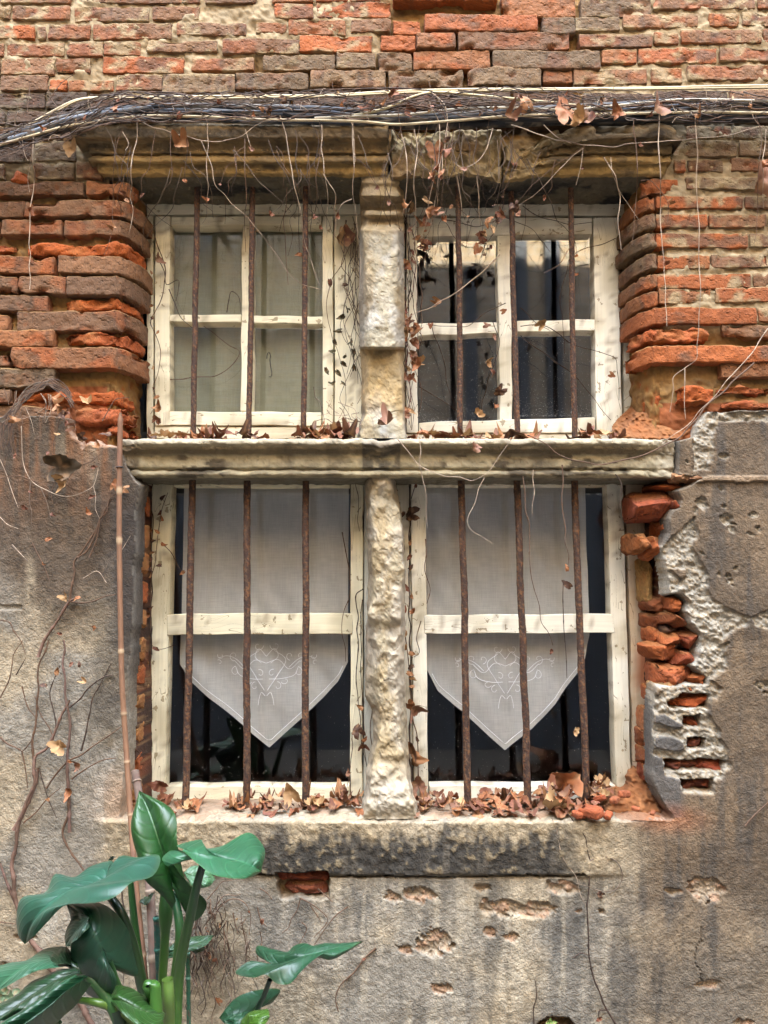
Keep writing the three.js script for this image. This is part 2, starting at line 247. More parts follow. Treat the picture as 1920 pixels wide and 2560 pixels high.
// courses above the lintel: [left, right, top, bottom, kind, options]
for (const q of [
  [-320, -128, -35, 12, 'p'], [-120, 205, -35, 14, 'p'], [280, 805, -40, 12, 'p'], [830, 1068, -40, 14, 'p'], [1140, 1330, -40, 8, 'm'], [1345, 1640, -40, 5, 'o'], [1700, 2185, -45, 12, 'o'], [2204, 2545, -32, 72, 'm'], [2570, 2895, -12, 75, 'g'], [2904, 3380, -35, 37, 'p'], [3390, 3640, -35, 37, 'p'],
  [-320, -70, 26, 85, 'p'], [-60, 205, 26, 85, 'p'], [226, 571, 27, 89, 'p'], [586, 803, 24, 83, 'p'], [823, 1137, 34, 88, 'r', { z: -0.022 }], [1152, 1331, 14, 80, 'o'], [1345, 1692, 7, 76, 'o'], [1703, 1842, 24, 80, 'r', { z: -0.025 }], [1850, 2198, 18, 70, 'r', { z: -0.025 }],
  [1700, 1832, 84, 146, 'o'], [1844, 2366, 67, 141, 'o'], [2389, 2540, 76, 151, 'g'], [2542, 2748, 74, 134, 'g'], [2764, 3112, 61, 119, 'p'], [3163, 3302, 57, 112, 'm'], [3316, 3640, 52, 110, 'p'],
  [-320, -160, 110, 166, 'p'], [-150, 45, 108, 166, 'o'], [59, 98, 112, 168, 'p'], [109, 306, 104, 169, 'p'], [314, 679, 100, 169, 'p'], [702, 1022, 97, 152, 'p'], [1066, 1209, 94, 142, 'm'], [1219, 1481, 84, 150, 'm'], [1506, 1692, 81, 138, 'p'], [1642, 1806, 150, 217, 'o'], [1809, 1986, 148, 216, 'm'], [2001, 2512, 142, 220, 'p'], [2557, 2896, 149, 206, 'p'], [2905, 3018, 142, 192, 'm'], [3028, 3402, 129, 187, 'p'], [3412, 3640, 124, 182, 'p'],
  [-320, -90, 186, 242, 'p'], [-80, 186, 184, 240, 'p'], [199, 365, 181, 245, 'p'], [368, 538, 178, 236, 'p'], [567, 891, 176, 226, 'g'], [914, 1267, 166, 231, 'p'], [1269, 1607, 155, 225, 'o'], [1629, 1790, 221, 306, 'g'], [1793, 2146, 219, 300, 'm'], [2158, 2652, 221, 300, 'g'], [2662, 2822, 214, 273, 'm'], [2829, 3191, 207, 273, 'o'], [3205, 3640, 204, 263, 'p'],
  [-320, -106, 252, 322, 'p'], [-98, 146, 250, 321, 'p'], [150, 313, 249, 319, 'p'], [367, 740, 244, 316, 'o'], [774, 1062, 249, 304, 'p'], [1104, 1435, 237, 304, 'g'], [1442, 1620, 231, 300, 'g'], [1678, 2021, 300, 379, 'g'], [2033, 2381, 295, 373, 'g'], [2388, 2526, 300, 356, 'm'], [2529, 2866, 299, 367, 'p'], [2884, 3026, 296, 359, 'm'], [3053, 3452, 281, 346, 'p'], [3462, 3640, 278, 342, 'p'],
  [-320, -106, 327, 394, 'p'], [-98, 120, 326, 393, 'p'], [127, 205, 345, 393, 'o'], [216, 420, 346, 390, 'm'], [432, 642, 325, 391, 'p'], [644, 976, 321, 403, 'g'], [979, 1314, 319, 393, 'g'], [1324, 1668, 309, 386, 'g'],
  [-320, -110, 402, 468, 'p'], [-100, 110, 400, 466, 'p'], [116, 300, 400, 471, 'p'], [312, 600, 404, 470, 'p'], [612, 905, 412, 470, 'p'], [915, 1230, 406, 466, 'g'], [1242, 1560, 400, 462, 'p'], [1572, 1900, 398, 462, 'm'], [1912, 2240, 396, 462, 'p'], [2250, 2560, 398, 466, 'm'], [2572, 2890, 400, 466, 'p'], [2900, 3230, 392, 460, 'p'], [3240, 3640, 388, 456, 'p'],
  [-320, -70, 480, 534, 'p'], [-60, 122, 478, 530, 'p'], [132, 330, 486, 534, 'p'], [340, 640, 482, 530, 'p'], [1700, 2020, 478, 545, 'm'], [2030, 2300, 480, 545, 'm'], [2320, 2640, 480, 545, 'p'], [2650, 2940, 480, 540, 'm'], [2950, 3250, 474, 536, 'p'], [3260, 3640, 470, 532, 'p'],
  [-320, 74, 545, 600, 'p', { soot: 0.45 }], [84, 265, 545, 603, 'p', { soot: 0.45 }], [-320, 66, 614, 700, 'p', { soot: 0.5 }], [74, 262, 614, 696, 'g', { soot: 0.25 }], [-320, -60, 712, 775, 'p'], [-50, 66, 730, 790, 'r'], [75, 256, 707, 776, 'g'], [268, 380, 700, 770, 'p'],
  [3036, 3240, 545, 598, 'm', { soot: 0.25 }], [3250, 3640, 545, 598, 'p', { soot: 0.3 }], [2968, 3262, 608, 676, 'g'], [3272, 3640, 606, 672, 'g'], [2972, 3026, 690, 744, 'm'], [3034, 3196, 688, 742, 'g'], [3233, 3640, 684, 740, 'p'], [3023, 3360, 764, 818, 'g'], [3370, 3640, 760, 814, 'p'],
  [-320, -100, 784, 846, 'p'], [-90, 304, 784, 846, 'p'],
  [-320, 40, 869, 940, 'p', { z: 0.0 }], [-320, -72, 950, 1015, 'p'], [-60, 211, 949, 1015, 'p'], [-320, 22, 1044, 1100, 'r'], [-320, -72, 1110, 1186, 'p'], [-62, 190, 1109, 1186, 'm'], [-320, 26, 1196, 1265, 'p'], [31, 243, 1194, 1270, 'p'], [-320, -90, 1276, 1345, 'p'], [-80, 166, 1274, 1345, 'p'], [-320, -5, 1362, 1430, 'm'], [-320, -110, 1430, 1500, 'p'], [-100, 201, 1427, 1502, 'm'], [-320, 10, 1518, 1582, 'p'], [-320, -90, 1594, 1672, 'g'], [-80, 211, 1593, 1676, 'g'], [-320, 22, 1680, 1742, 'p'], [-320, -60, 1750, 1826, 'p'], [-50, 276, 1749, 1826, 'p', { z: -0.004 }],
]) tb(...q);
// left jamb: long moulded bricks running round into the reveal
const lj = (a, c, d, t, o = {}) => brick(a * Zm, 0, 480 + c * Zm, 480 + d * Zm, t, { side: LEFT, end: 0.165, flush: 0.1, ...o });
lj(316, -50, 12, 'm', { end: 0.09 }); lj(45, 38, 108, 'p'); lj(222, 118, 186, 'p'); lj(46, 212, 286, 'r', { z: 0 }); lj(206, 279, 356, 'p'); lj(246, 363, 445, 'p'); lj(214, 449, 514, 'r', { z: 0 }); lj(29, 513, 600, 'p'); lj(222, 596, 672, 'r'); lj(18, 673, 766, 'm', { z: 0.012 });
lj(225, 776, 842, 'r', { z: -0.03, end: 0.11 }); lj(22, 852, 912, 'r', { z: -0.012, end: 0.15 }); lj(280, 918, 1000, 'r', { z: -0.006, end: 0.155 }); lj(428, 1004, 1052, 'r', { z: -0.004, end: 0.16 });
// right jamb: short rounded headers at the corner, stretchers beyond the joint
const rj = (b, c, d, t, o = {}) => brick(0, 960 + b * Zm, 480 + c * Zm, 480 + d * Zm, t, { side: RIGHT, end: 0.165, flush: 0.15, ...o });
const rs = (a, b, c, d, t, o = {}) => brick(960 + a * Zm, 960 + b * Zm, 480 + c * Zm, 480 + d * Zm, t, o);
rj(1330, -56, 12, 'o', { end: 0.06 }); rj(1222, 17, 78, 'm'); rs(1227, 1617, 17, 69, 'o'); rs(1627, 1980, 17, 68, 'p');
rj(1214, 92, 158, 'g', { z: 0.008 }); rs(1222, 1452, 95, 154, 'o'); rs(1462, 1720, 97, 153, 'p'); rs(1730, 1980, 97, 153, 'p'); rj(1214, 182, 245, 'g', { z: 0.008 }); rs(1218, 1632, 178, 241, 'o'); rs(1641, 1980, 180, 237, 'g');
rj(1212, 268, 334, 'g', { z: 0.008 }); rs(1222, 1456, 274, 331, 'm'); rs(1465, 1720, 269, 326, 'p'); rs(1730, 1980, 269, 326, 'p'); rj(1213, 356, 418, 'm'); rs(1217, 1637, 351, 416, 'o'); rs(1647, 1980, 350, 410, 'p');
rj(1213, 428, 494, 'm'); rs(1222, 1456, 418, 483, 'm'); rs(1475, 1720, 414, 476, 'o'); rs(1730, 1980, 414, 476, 'm'); rj(1650, 501, 574, 'o', { z: 0.003 }); rs(1660, 1980, 500, 560, 'm'); rj(1452, 582, 658, 'r', { z: 0.006, end: 0.15 }); rs(1495, 1720, 574, 631, 'p'); rs(1730, 1980, 572, 630, 'p');
rj(1700, 668, 742, 'o', { z: 0.012, end: 0.14 }); rs(1710, 1980, 655, 722, 'm'); rj(1472, 765, 842, 'r', { z: -0.03, end: 0.14 }); rs(1482, 1725, 735, 802, 'm'); rs(1735, 1980, 733, 800, 'p'); rj(1272, 866, 935, 'r', { z: -0.02, end: 0.13 }); rs(1272, 1466, 836, 918, 'r', { z: 0.004 }); rs(1455, 1720, 825, 885, 'r'); rs(1470, 1720, 895, 945, 'r', { z: -0.004 }); rs(1730, 1980, 830, 890, 'r');
// ---------------------------------------------------------------- plaster: smooth coat, scabs of coarse undercoat, holes
const coatL = poly('p0', -600, 1043, 0, 1046, 120, 1043, 172, 1047, 182, 1088, 206, 1104, 214, 1124, 226, 1108, 248, 1102, 262, 1112, 300, 1118, 338, 1205, 350, 1217, 346, 1350, 337, 1500, 328, 1640, 323, 1800, 315, 1950, 310, 2030, 310, 2800, -600, 2800);
const coatR = [...poly('p0', 2600, 1010, 1920, 1026, 1800, 1032, 1772, 1030, 1742, 1058, 1733, 1090, 1690, 1103, 1688, 1193, 1752, 1197), ...poly('a', 900, 300, 760, 350, 815, 440, 800, 520, 730, 560, 690, 640, 690, 760, 620, 880, 640, 1000, 665, 1200, 670, 1370, 800, 1360, 890, 1440, 870, 1540, 920, 1660, 1000, 1760, 1010, 1900), ...poly('b', 1000, 200, 920, 270, 1060, 370, 1080, 440, 700, 465, 560, 460, 540, 560, 530, 700, 522, 900, 520, 1200, 530, 1430, 570, 1550, 640, 1640, 700, 1710, 700, 1790), ...poly('p0', 1640, 2052, 1640, 2800, 2600, 2800)];
const coatB = poly('p0', 290, 2046, 1700, 2046, 1700, 2800, 290, 2800);
const holes = [poly('b', 660, 620, 820, 540, 1090, 540, 1070, 690, 680, 680), poly('b', 820, 760, 1010, 740, 1000, 860, 830, 860), poly('b', 870, 970, 1060, 960, 1045, 1070, 880, 1070), poly('b', 640, 1180, 1240, 1182, 1210, 1300, 1000, 1290, 640, 1290), poly('b', 810, 1370, 1120, 1375, 1110, 1490, 830, 1490), poly('p', 1195, 442, 1420, 430, 1424, 550, 1222, 552, 1205, 500), poly('c', 655, 1085, 720, 1055, 790, 1060, 830, 1110, 650, 1130)];
const under = [[...poly('a', 930, 590, 955, 790, 900, 900, 980, 1050, 1085, 1190, 1040, 1290, 1100, 1400, 1250, 1490, 1480, 1590, 1460, 1660, 1270, 1740, 1150, 1870, 1280, 1830, 1220, 1930), ...poly('b', 1210, 100, 1270, 230, 1190, 330, 1080, 380, 1190, 460, 1180, 540, 1100, 590, 1060, 720, 1190, 890, 1170, 960, 1250, 1080, 1240, 1170, 1275, 1220, 1200, 1340, 1130, 1400, 1110, 1510, 800, 1510, 790, 1380, 630, 1350, 620, 1180, 525, 1140, 515, 500, 900, 200), ...poly('a', 600, 1400, 600, 880, 700, 820, 860, 640)],
  poly('a', 1490, 1600, 1580, 1550, 1700, 1500, 1900, 1560, 1900, 1690, 1620, 1720, 1520, 1680), poly('r', 1330, 1085, 1345, 1000, 1390, 950, 1900, 960, 1900, 985, 1560, 990, 1440, 1000, 1420, 1110, 1395, 1200, 1330, 1210), poly('p0', 172, 1040, 330, 1040, 330, 1128, 226, 1112, 214, 1128, 204, 1108, 180, 1092)];
const patch = [poly('a', 700, 1130, 830, 1130, 840, 1190, 790, 1230, 740, 1180), poly('b', 530, 500, 560, 470, 620, 500, 580, 560), poly('b', 530, 750, 610, 740, 700, 790, 810, 830, 790, 870, 640, 860, 530, 830), poly('b', 540, 960, 720, 960, 810, 1010, 830, 1080, 700, 1090, 530, 1060), poly('b', 525, 1130, 620, 1150, 635, 1340, 780, 1370, 780, 1560, 640, 1660, 560, 1560)];
const chips = [['a', 985, 480, 45, 50], ['a', 930, 545, 22, 25], ['a', 1255, 640, 60, 60], ['a', 1285, 720, 36, 34], ['a', 1510, 590, 50, 24], ['a', 1560, 720, 28, 25], ['a', 1475, 780, 30, 14], ['a', 1205, 495, 30, 18], ['a', 1180, 325, 22, 20], ['a', 1325, 1115, 25, 18], ['a', 1165, 1165, 25, 18], ['a', 1260, 1190, 26, 24], ['a', 1280, 1245, 34, 30], ['a', 985, 965, 18, 14], ['a', 835, 60, 16, 14], ['a', 1190, 5, 60, 26], ['c', 155, 535, 60, 34], ['c', 40, 545, 40, 20], ['c', 505, 598, 90, 33], ['c', 660, 606, 90, 30], ['c', 215, 745, 78, 58], ['c', 545, 715, 30, 22], ['c', 250, 950, 42, 28], ['c', 1390, 515, 72, 56], ['c', 1250, 530, 36, 18], ['c', 1550, 1095, 48, 18], ['c', 1390, 930, 50, 22], ['c', 420, 505, 36, 22], ['c', 760, 510, 66, 30], ['c', 930, 608, 15, 11], ['c', 460, 700, 30, 20], ['c', 90, 765, 40, 18], ['c', 830, 606, 16, 9], ['b', 1600, 450, 70, 50], ['b', 1620, 530, 40, 16], ['p', 50, 855, 70, 22], ['p', 120, 730, 40, 22]].map(q => [...rg[q[0]](q[1], q[2]), q[3] * (q[0] === 'a' || q[0] === 'b' ? 0.25317 : Zm), q[4] * (q[0] === 'a' || q[0] === 'b' ? 0.25317 : Zm)]);
const K2 = { beige: C(190, 174, 148), grey: C(160, 154, 144), brown: C(132, 114, 97), umber: C(98, 78, 58), rust: C(150, 98, 56), black: C(58, 54, 50), white: C(192, 186, 174), slate: C(98, 96, 95), pink: C(196, 160, 134) };
function plaster(px, py) {
  const w1 = (f2(px * 0.02, py * 0.02, 4, 3) - 0.5), w2 = f2(px * 0.09, py * 0.09, 3, 4) - 0.5, wx = px + w1 * 16 + w2 * 9, wy = py + (f2(px * 0.02 + 40, py * 0.02, 4, 6) - 0.5) * 14 + w2 * 7;
  const e1 = f2(px * 0.014, py * 0.014, 2, 17) - 0.5, e2 = f2(px * 0.014 + 9, py * 0.014, 2, 19) - 0.5, ex = px + e1 * 16, ey = py + e2 * 12;
  let d = Math.max(px < 420 ? sd(coatL, px > 290 ? ex : wx, px > 290 ? ey : wy) : -99, px > 1500 ? sd(coatR, px + e1 * 18 + w2 * 1.2, py + e2 * 14 + w2 * 1.2) : -99, py > 1990 ? sd(coatB, px, wy) : -99);
  let z = 0.010 + (f2(px * 0.008, py * 0.008, 3, 21) - 0.5) * 0.012 + w2 * 0.0022;
  // stains, each with its own extent
  const st = f2(px * 0.045, py * 0.0045, 4, 51), st2 = f2(px * 0.012, py * 0.0035, 4, 57), bl = f2(px * 0.0055, py * 0.006, 4, 61), sp = f2(px * 0.06, py * 0.06, 4, 67);
  let c = mc(K2.beige, K2.grey, ss(0.36, 0.62, bl) * 0.8);
  const right = ss(1480, 1640, px + (bl - 0.5) * 200), lt = (1 - ss(330, 420, px));
  c = mc(c, mc(C(128, 107, 84), C(106, 88, 68), ss(0.35, 0.65, bl)), right * 0.95 * (1 - 0.35 * ss(2100, 2500, py)));
  const mid = ss(420, 900, px) * (1 - right) * ss(2120, 2230, py);
  c = mc(c, C(92, 90, 88), mid * ss(0.44, 0.64, st2) * 0.62 * (1 - 0.5 * ss(2300, 2560, py)));
  c = mc(c, C(74, 72, 70), (mid * 0.6 + right * 0.9) * ss(0.46, 0.7, st) * 0.62); c = mc(c, C(206, 194, 172), mid * ss(0.44, 0.3, st) * 0.5);
  const up = lt * (1 - ss(1380, 1640, py + (bl - 0.5) * 300));
  c = mc(c, mc(C(82, 66, 50), K2.brown, 0.45 * st), up * 0.94 * ss(0.2, 0.45, st2 + 0.15));
  c = mc(c, K2.rust, lt * (1 - ss(1080, 1420, py + (st - 0.5) * 320)) * 0.75 * ss(0.36, 0.6, st));
  c = mc(c, C(70, 61, 54), lt * ss(180, 320, px + (bl - 0.5) * 120) * ss(1180, 1300, py) * (1 - ss(1750, 1980, py)) * (0.45 + 0.5 * ss(0.4, 0.6, st2)));
  c = mc(c, K2.pink, lt * ss(200, 320, px) * ss(1880, 1990, py) * (1 - ss(2030, 2060, py)) * 0.7);
  c = mc(c, K2.white, ss(0.62, 0.7, f2(px * 0.02 + 7, py * 0.006, 3, 91)) * lt * ss(1700, 1900, py) * 0.4);
  // blackened sill front and the ledge under it
  const sx = ss(215, 300, px) * (1 - ss(1480, 1600, px)), ledge = sx * ss(2040, 2050, py) * (1 - ss(2176, 2188, py + w1 * 12));
  z += ledge * 0.008 + sx * 0.004;
  if (ledge > 0.02) { const b = ss(590, 680, px) * (1 - ss(1330, 1450, px + (bl - 0.5) * 160)) * ss(2058, 2105, py + (st - 0.5) * 110 + w2 * 30) ; c = mc(c, C(178, 158, 126), ledge * 0.6); c = mc(c, mc(C(40, 38, 36), C(84, 78, 70), ss(0.5, 0.72, st)), ledge * b * 0.92 * ss(0.14, 0.46, st2 * 0.6 + st * 0.4 + 0.1 * sp)); z += (sp - 0.5) * 0.007 * ledge; c = mc(c, C(190, 168, 130), ledge * ss(0.64, 0.7, sp) * 0.35); }
  const crk = Math.abs(py - 2184 - w1 * 22) ; if (sx > 0.3 && crk < 3 && px > 620 && px < 1460) { z -= 0.012; c = ml(c, 0.55); }
  for (const [x, amp] of [[1745, 8], [1713, 5]]) { if (px > 1700 && py > 2310 && py < 2450 && Math.abs(px - x - w1 * amp * 6) < 1.6 && x === 1745) { z -= 0.004; c = ml(c, 0.7); } }
  if (px > 1690 && Math.abs(py - 1199 - w1 * 14) < 7) { z += 0.006; c = mc(c, C(176, 150, 122), 0.6); }
  if (px < 60 && Math.abs(py - 1518 - w1 * 10) < 6) { z -= 0.004; c = mc(c, K2.white, 0.4); }
  c = ml(c, 0.72 + 0.5 * sp + 0.16 * (f2(px * 0.2, py * 0.2, 2, 69) - 0.5));
  // chips: the coarse pale undercoat shows, its floor lower and lumpy
  let U = -99; for (const p of under) U = Math.max(U, sd(p, wx, wy));
  for (const q of chips) { const e = 1 - Math.hypot((wx + w2 * q[2] * 0.8 - q[0]) / q[2], (wy + w2 * q[3] - q[1]) / q[3]); U = Math.max(U, e * Math.min(q[2], q[3])); }
  for (const p of patch) U = Math.min(U, -sd(p, wx, wy));
  const uu = ss(-1.5, 2.5, U);
  if (uu > 0) { const q = f2(px * 0.05, py * 0.07, 4, 71), q2 = f2(px * 0.16, py * 0.2, 3, 75); z = mix(z, z - 0.009 + (q - 0.5) * 0.018 + (q2 - 0.5) * 0.010, uu); let k = mc(K2.white, C(170, 150, 120), ss(0.4, 0.75, q2)); if (py > 2040) k = mc(k, mc(C(216, 192, 164), C(196, 150, 116), ss(0.45, 0.6, q)), 0.75); if (px < 420 && py < 1200) k = mc(k, C(196, 140, 104), 0.75); c = mc(c, ml(k, 0.82 + 0.3 * q), uu * 0.94); }
  let h = -99; for (const p of holes) h = Math.max(h, sd(p, wx, wy)); const hh = ss(-1, 3, h); if (hh > 0) { z -= hh * 0.035; c = mc(c, ml(K.och, 0.6), hh * 0.8); }
  if (px > 1625 && px < 1720 && py > 1730 && py < 2040 && U < 0) c = mc(c, K2.slate, 0.8 * (1 - ss(1690, 1716, px)) * ss(1720, 1760, py));
  // washed-down brick dust
  const dust = 0.5 * ss(90, 10, Math.hypot((px - 1665) * 0.62, (py - 2042) * 1.7 - (px > 1665 ? (px - 1665) * 0.1 : 0))) ; if (px > 1480 && py > 1975) c = mc(c, C(186, 110, 66), dust * 0.9 * (0.6 + 0.6 * sp));
  z -= 0.05 * (1 - ss(-6, 1.5, d)) ; if (d < 2) c = mc(c, K2.white, 0.35 * ss(-4, 2, d));
  return [z, c, d];
}
{
  const x0 = -420, x1 = 2340, y0 = 1010, y1 = 2720, nx = 960, ny = 600, D = new Float32Array((nx + 1) * (ny + 1));
  const g = surf(nx, ny, (u, v, i, j) => { const px = mix(x0, x1, u), py = mix(y1, y0, v), q = plaster(px, py), w = P(px, py, 0); D[j * (nx + 1) + i] = q[2]; return [w[0], w[1], q[0], ...q[1], w[0] + q[0] * 1.3, w[1] + q[0] * 0.7]; },
    (u, v, i, j) => { const k = j * (nx + 1) + i; return D[k] < -5 && D[k + 1] < -5 && D[k + nx + 1] < -5; });
  mesh('plaster_coat', g, M.plaster, house);
}
// broken brick and rubble core showing where the plaster fell beside the lower lights
function core(x0, x1, y0, y1, z0, amp, seed, nx, ny, right) {
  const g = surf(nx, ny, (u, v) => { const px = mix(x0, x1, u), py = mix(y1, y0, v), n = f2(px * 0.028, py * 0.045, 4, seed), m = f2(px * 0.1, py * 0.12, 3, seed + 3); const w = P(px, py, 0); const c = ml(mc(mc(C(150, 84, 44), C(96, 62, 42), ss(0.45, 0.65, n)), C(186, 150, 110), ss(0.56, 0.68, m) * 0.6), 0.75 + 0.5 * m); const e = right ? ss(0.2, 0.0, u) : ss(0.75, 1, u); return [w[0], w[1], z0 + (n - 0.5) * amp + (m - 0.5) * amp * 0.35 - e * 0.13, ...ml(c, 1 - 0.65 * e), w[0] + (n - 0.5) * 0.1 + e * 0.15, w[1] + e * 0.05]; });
  mesh('rubble_core', g, M.mortar, house);
}
core(1650, 1840, 1180, 2060, -0.06, 0.09, 101, 75, 260, true);
core(280, 338, 1195, 2050, -0.05, 0.05, 131, 26, 260, false);
core(600, 1480, 2150, 2260, -0.03, 0.02, 151, 160, 30, false);
// angular fragments and the brick ends that still stick out of the damage
function chunk(k, x0, y0, x1, y1, z, D, col, seed, o = {}) {
  const a = rg[k](x0, y0), b = rg[k](x1, y1), A = P(a[0], a[1], z), B = P(b[0], b[1], z), L0 = Math.abs(B[0] - A[0]), H0 = Math.abs(A[1] - B[1]), grow = k === 'a' || k === 'b' ? 1.1 : 1, cx = (A[0] + B[0]) / 2, cy = (A[1] + B[1]) / 2;
  const L = L0 * grow, H = H0 * grow, planes = [], q = rng(seed * 77 + 5); for (let i = 0; i < (o.cuts ?? 7); i++) { const t = q() * 6.28, e = q() * 1.1 - 0.1; planes.push([Math.cos(t) * Math.cos(e) , Math.sin(t) * Math.cos(e), Math.abs(Math.sin(e)) + 0.15, 0.62 + 0.3 * q()]); }
  const g = rbox(L, H, D, Math.min(L, H) * 0.22, Math.max(8, Math.round(L / 0.004)), Math.max(7, Math.round(H / 0.004)), 8, (x, y, zz, ax, ay, az) => {
    let X = x / (L / 2), Y = y / (H / 2), Z_ = zz / (D / 2); for (const p of planes) { const n = Math.hypot(p[0], p[1], p[2]), dd = (X * p[0] + Y * p[1] + Z_ * p[2]) / n - p[3] * (o.cut ?? 1); if (dd > 0) { X -= p[0] / n * dd; Y -= p[1] / n * dd; Z_ -= p[2] / n * dd; } }
    const n = f3(X * 2.2 + seed, Y * 2.2, Z_ * 2 + seed, 3) - 0.5, f = f3(x * 120 + seed, y * 140, zz * 120, 2) - 0.5, c = ml(mc(mc(col, K.raw, 0.35 * ss(-0.1, 0.2, n)), K.och, ss(0.1, 0.9, ay) * 0.35), 0.86 + 0.5 * f + 0.25 * n);
    return [cx + X * L / 2 + ax * f * 0.005 + (o.skew || 0) * Y * L / 2, cy + Y * H / 2 + ay * (n * 0.012 + f * 0.004) + (o.lean || 0) * X * H, z + (Z_ - 1) * D / 2 + az * (n * 0.018 + f * 0.004), ...c];
  });
  mesh(o.name || 'brick', g, M.brick, house);
}
const red = C(172, 84, 48), orn = C(196, 108, 54), brn = C(160, 92, 52), gryc = C(116, 112, 108), pur = C(136, 78, 66);
[['a', 380, 330, 830, 610, 0.012, 0.13, red, { cut: 1.02, lean: 0.06 }], ['a', 740, 440, 830, 560, 0.01, 0.06, red], ['a', 560, 250, 960, 345, -0.02, 0.1, orn], ['a', 325, 765, 590, 955, 0.0, 0.1, C(178, 108, 54), {}], ['a', 480, 800, 660, 1010, -0.002, 0.09, orn, {}], ['a', 590, 620, 700, 790, -0.02, 0.08, orn, {}], ['a', 420, 1030, 560, 1420, -0.075, 0.06, C(196, 156, 100), {}], ['a', 480, 1390, 700, 1530, -0.06, 0.08, brn, {}], ['a', 700, 1380, 890, 1530, -0.012, 0.09, orn, {}], ['a', 480, 1540, 720, 1700, -0.06, 0.08, brn, {}], ['a', 670, 1560, 935, 1705, -0.008, 0.09, brn, {}], ['a', 490, 1700, 660, 1830, -0.06, 0.07, orn, {}], ['a', 650, 1760, 860, 1890, -0.004, 0.09, orn, {}], ['a', 820, 1750, 1015, 1900, -0.006, 0.08, red, {}],
  ['b', 500, 30, 800, 200, 0.0, 0.1, orn, { lean: -0.12 }], ['b', 750, 110, 1010, 265, -0.002, 0.09, red, {}], ['b', 580, 235, 950, 470, 0.004, 0.1, C(186, 100, 56), { cut: 0.9 }], ['b', 900, 335, 1085, 470, -0.006, 0.08, orn, {}], ['b', 560, 440, 850, 560, 0.002, 0.07, C(190, 160, 124), {}], ['b', 830, 440, 985, 530, 0.001, 0.07, orn, {}], ['b', 660, 545, 1095, 690, -0.014, 0.06, C(190, 90, 36), { cut: 1.05 }], ['b', 818, 745, 1015, 868, -0.012, 0.06, C(170, 84, 48), { cut: 1.05 }], ['b', 870, 960, 1060, 1075, -0.012, 0.05, pur, { cut: 1.1 }], ['b', 640, 1176, 800, 1300, -0.01, 0.05, pur, { cut: 1.1 }], ['b', 790, 1180, 990, 1290, -0.012, 0.05, pur, { cut: 1.1 }], ['b', 970, 1178, 1245, 1310, -0.008, 0.05, C(176, 84, 56), { cut: 1.1 }], ['b', 806, 1366, 960, 1490, -0.012, 0.05, pur, { cut: 1.1 }], ['b', 940, 1370, 1125, 1485, -0.01, 0.05, C(156, 88, 74), { cut: 1.1 }],
  ['b', 480, 450, 560, 600, -0.05, 0.06, orn, {}], ['b', 430, 690, 560, 900, -0.055, 0.06, C(190, 120, 76), {}], ['b', 415, 890, 530, 1060, -0.055, 0.06, brn, {}], ['b', 420, 1075, 530, 1250, -0.055, 0.06, brn, {}], ['b', 440, 1240, 530, 1400, -0.055, 0.06, red, {}], ['p', 1196, 440, 1422, 490, 0.002, 0.05, C(168, 82, 56), { cut: 1.2 }], ['p', 1222, 495, 1422, 552, 0.002, 0.05, C(160, 94, 76), { cut: 1.2 }], ['a', 744, 170, 912, 236, 0.02, 0.05, C(206, 160, 128), { cut: 1.2 }], ['a', 895, 180, 1030, 245, 0.016, 0.05, C(196, 150, 122), { cut: 1.1 }],
].forEach((q, i) => chunk(q[0], q[1], q[2], q[3], q[4], q[5], q[6], q[7], i + 11, q[8]));
rg.q = (x, y) => [x, y];
for (let i = 0; i < 11; i++) { const y = 1238 + i * 72; chunk('q', 332 - i * 2.2, y, 358 - i * 2.2, y + 46 + 12 * h3(i, 4, 4), -0.035 + 0.012 * h3(i, 7, 2), 0.06, i % 3 ? C(190, 136, 84) : orn, 200 + i, {}); }
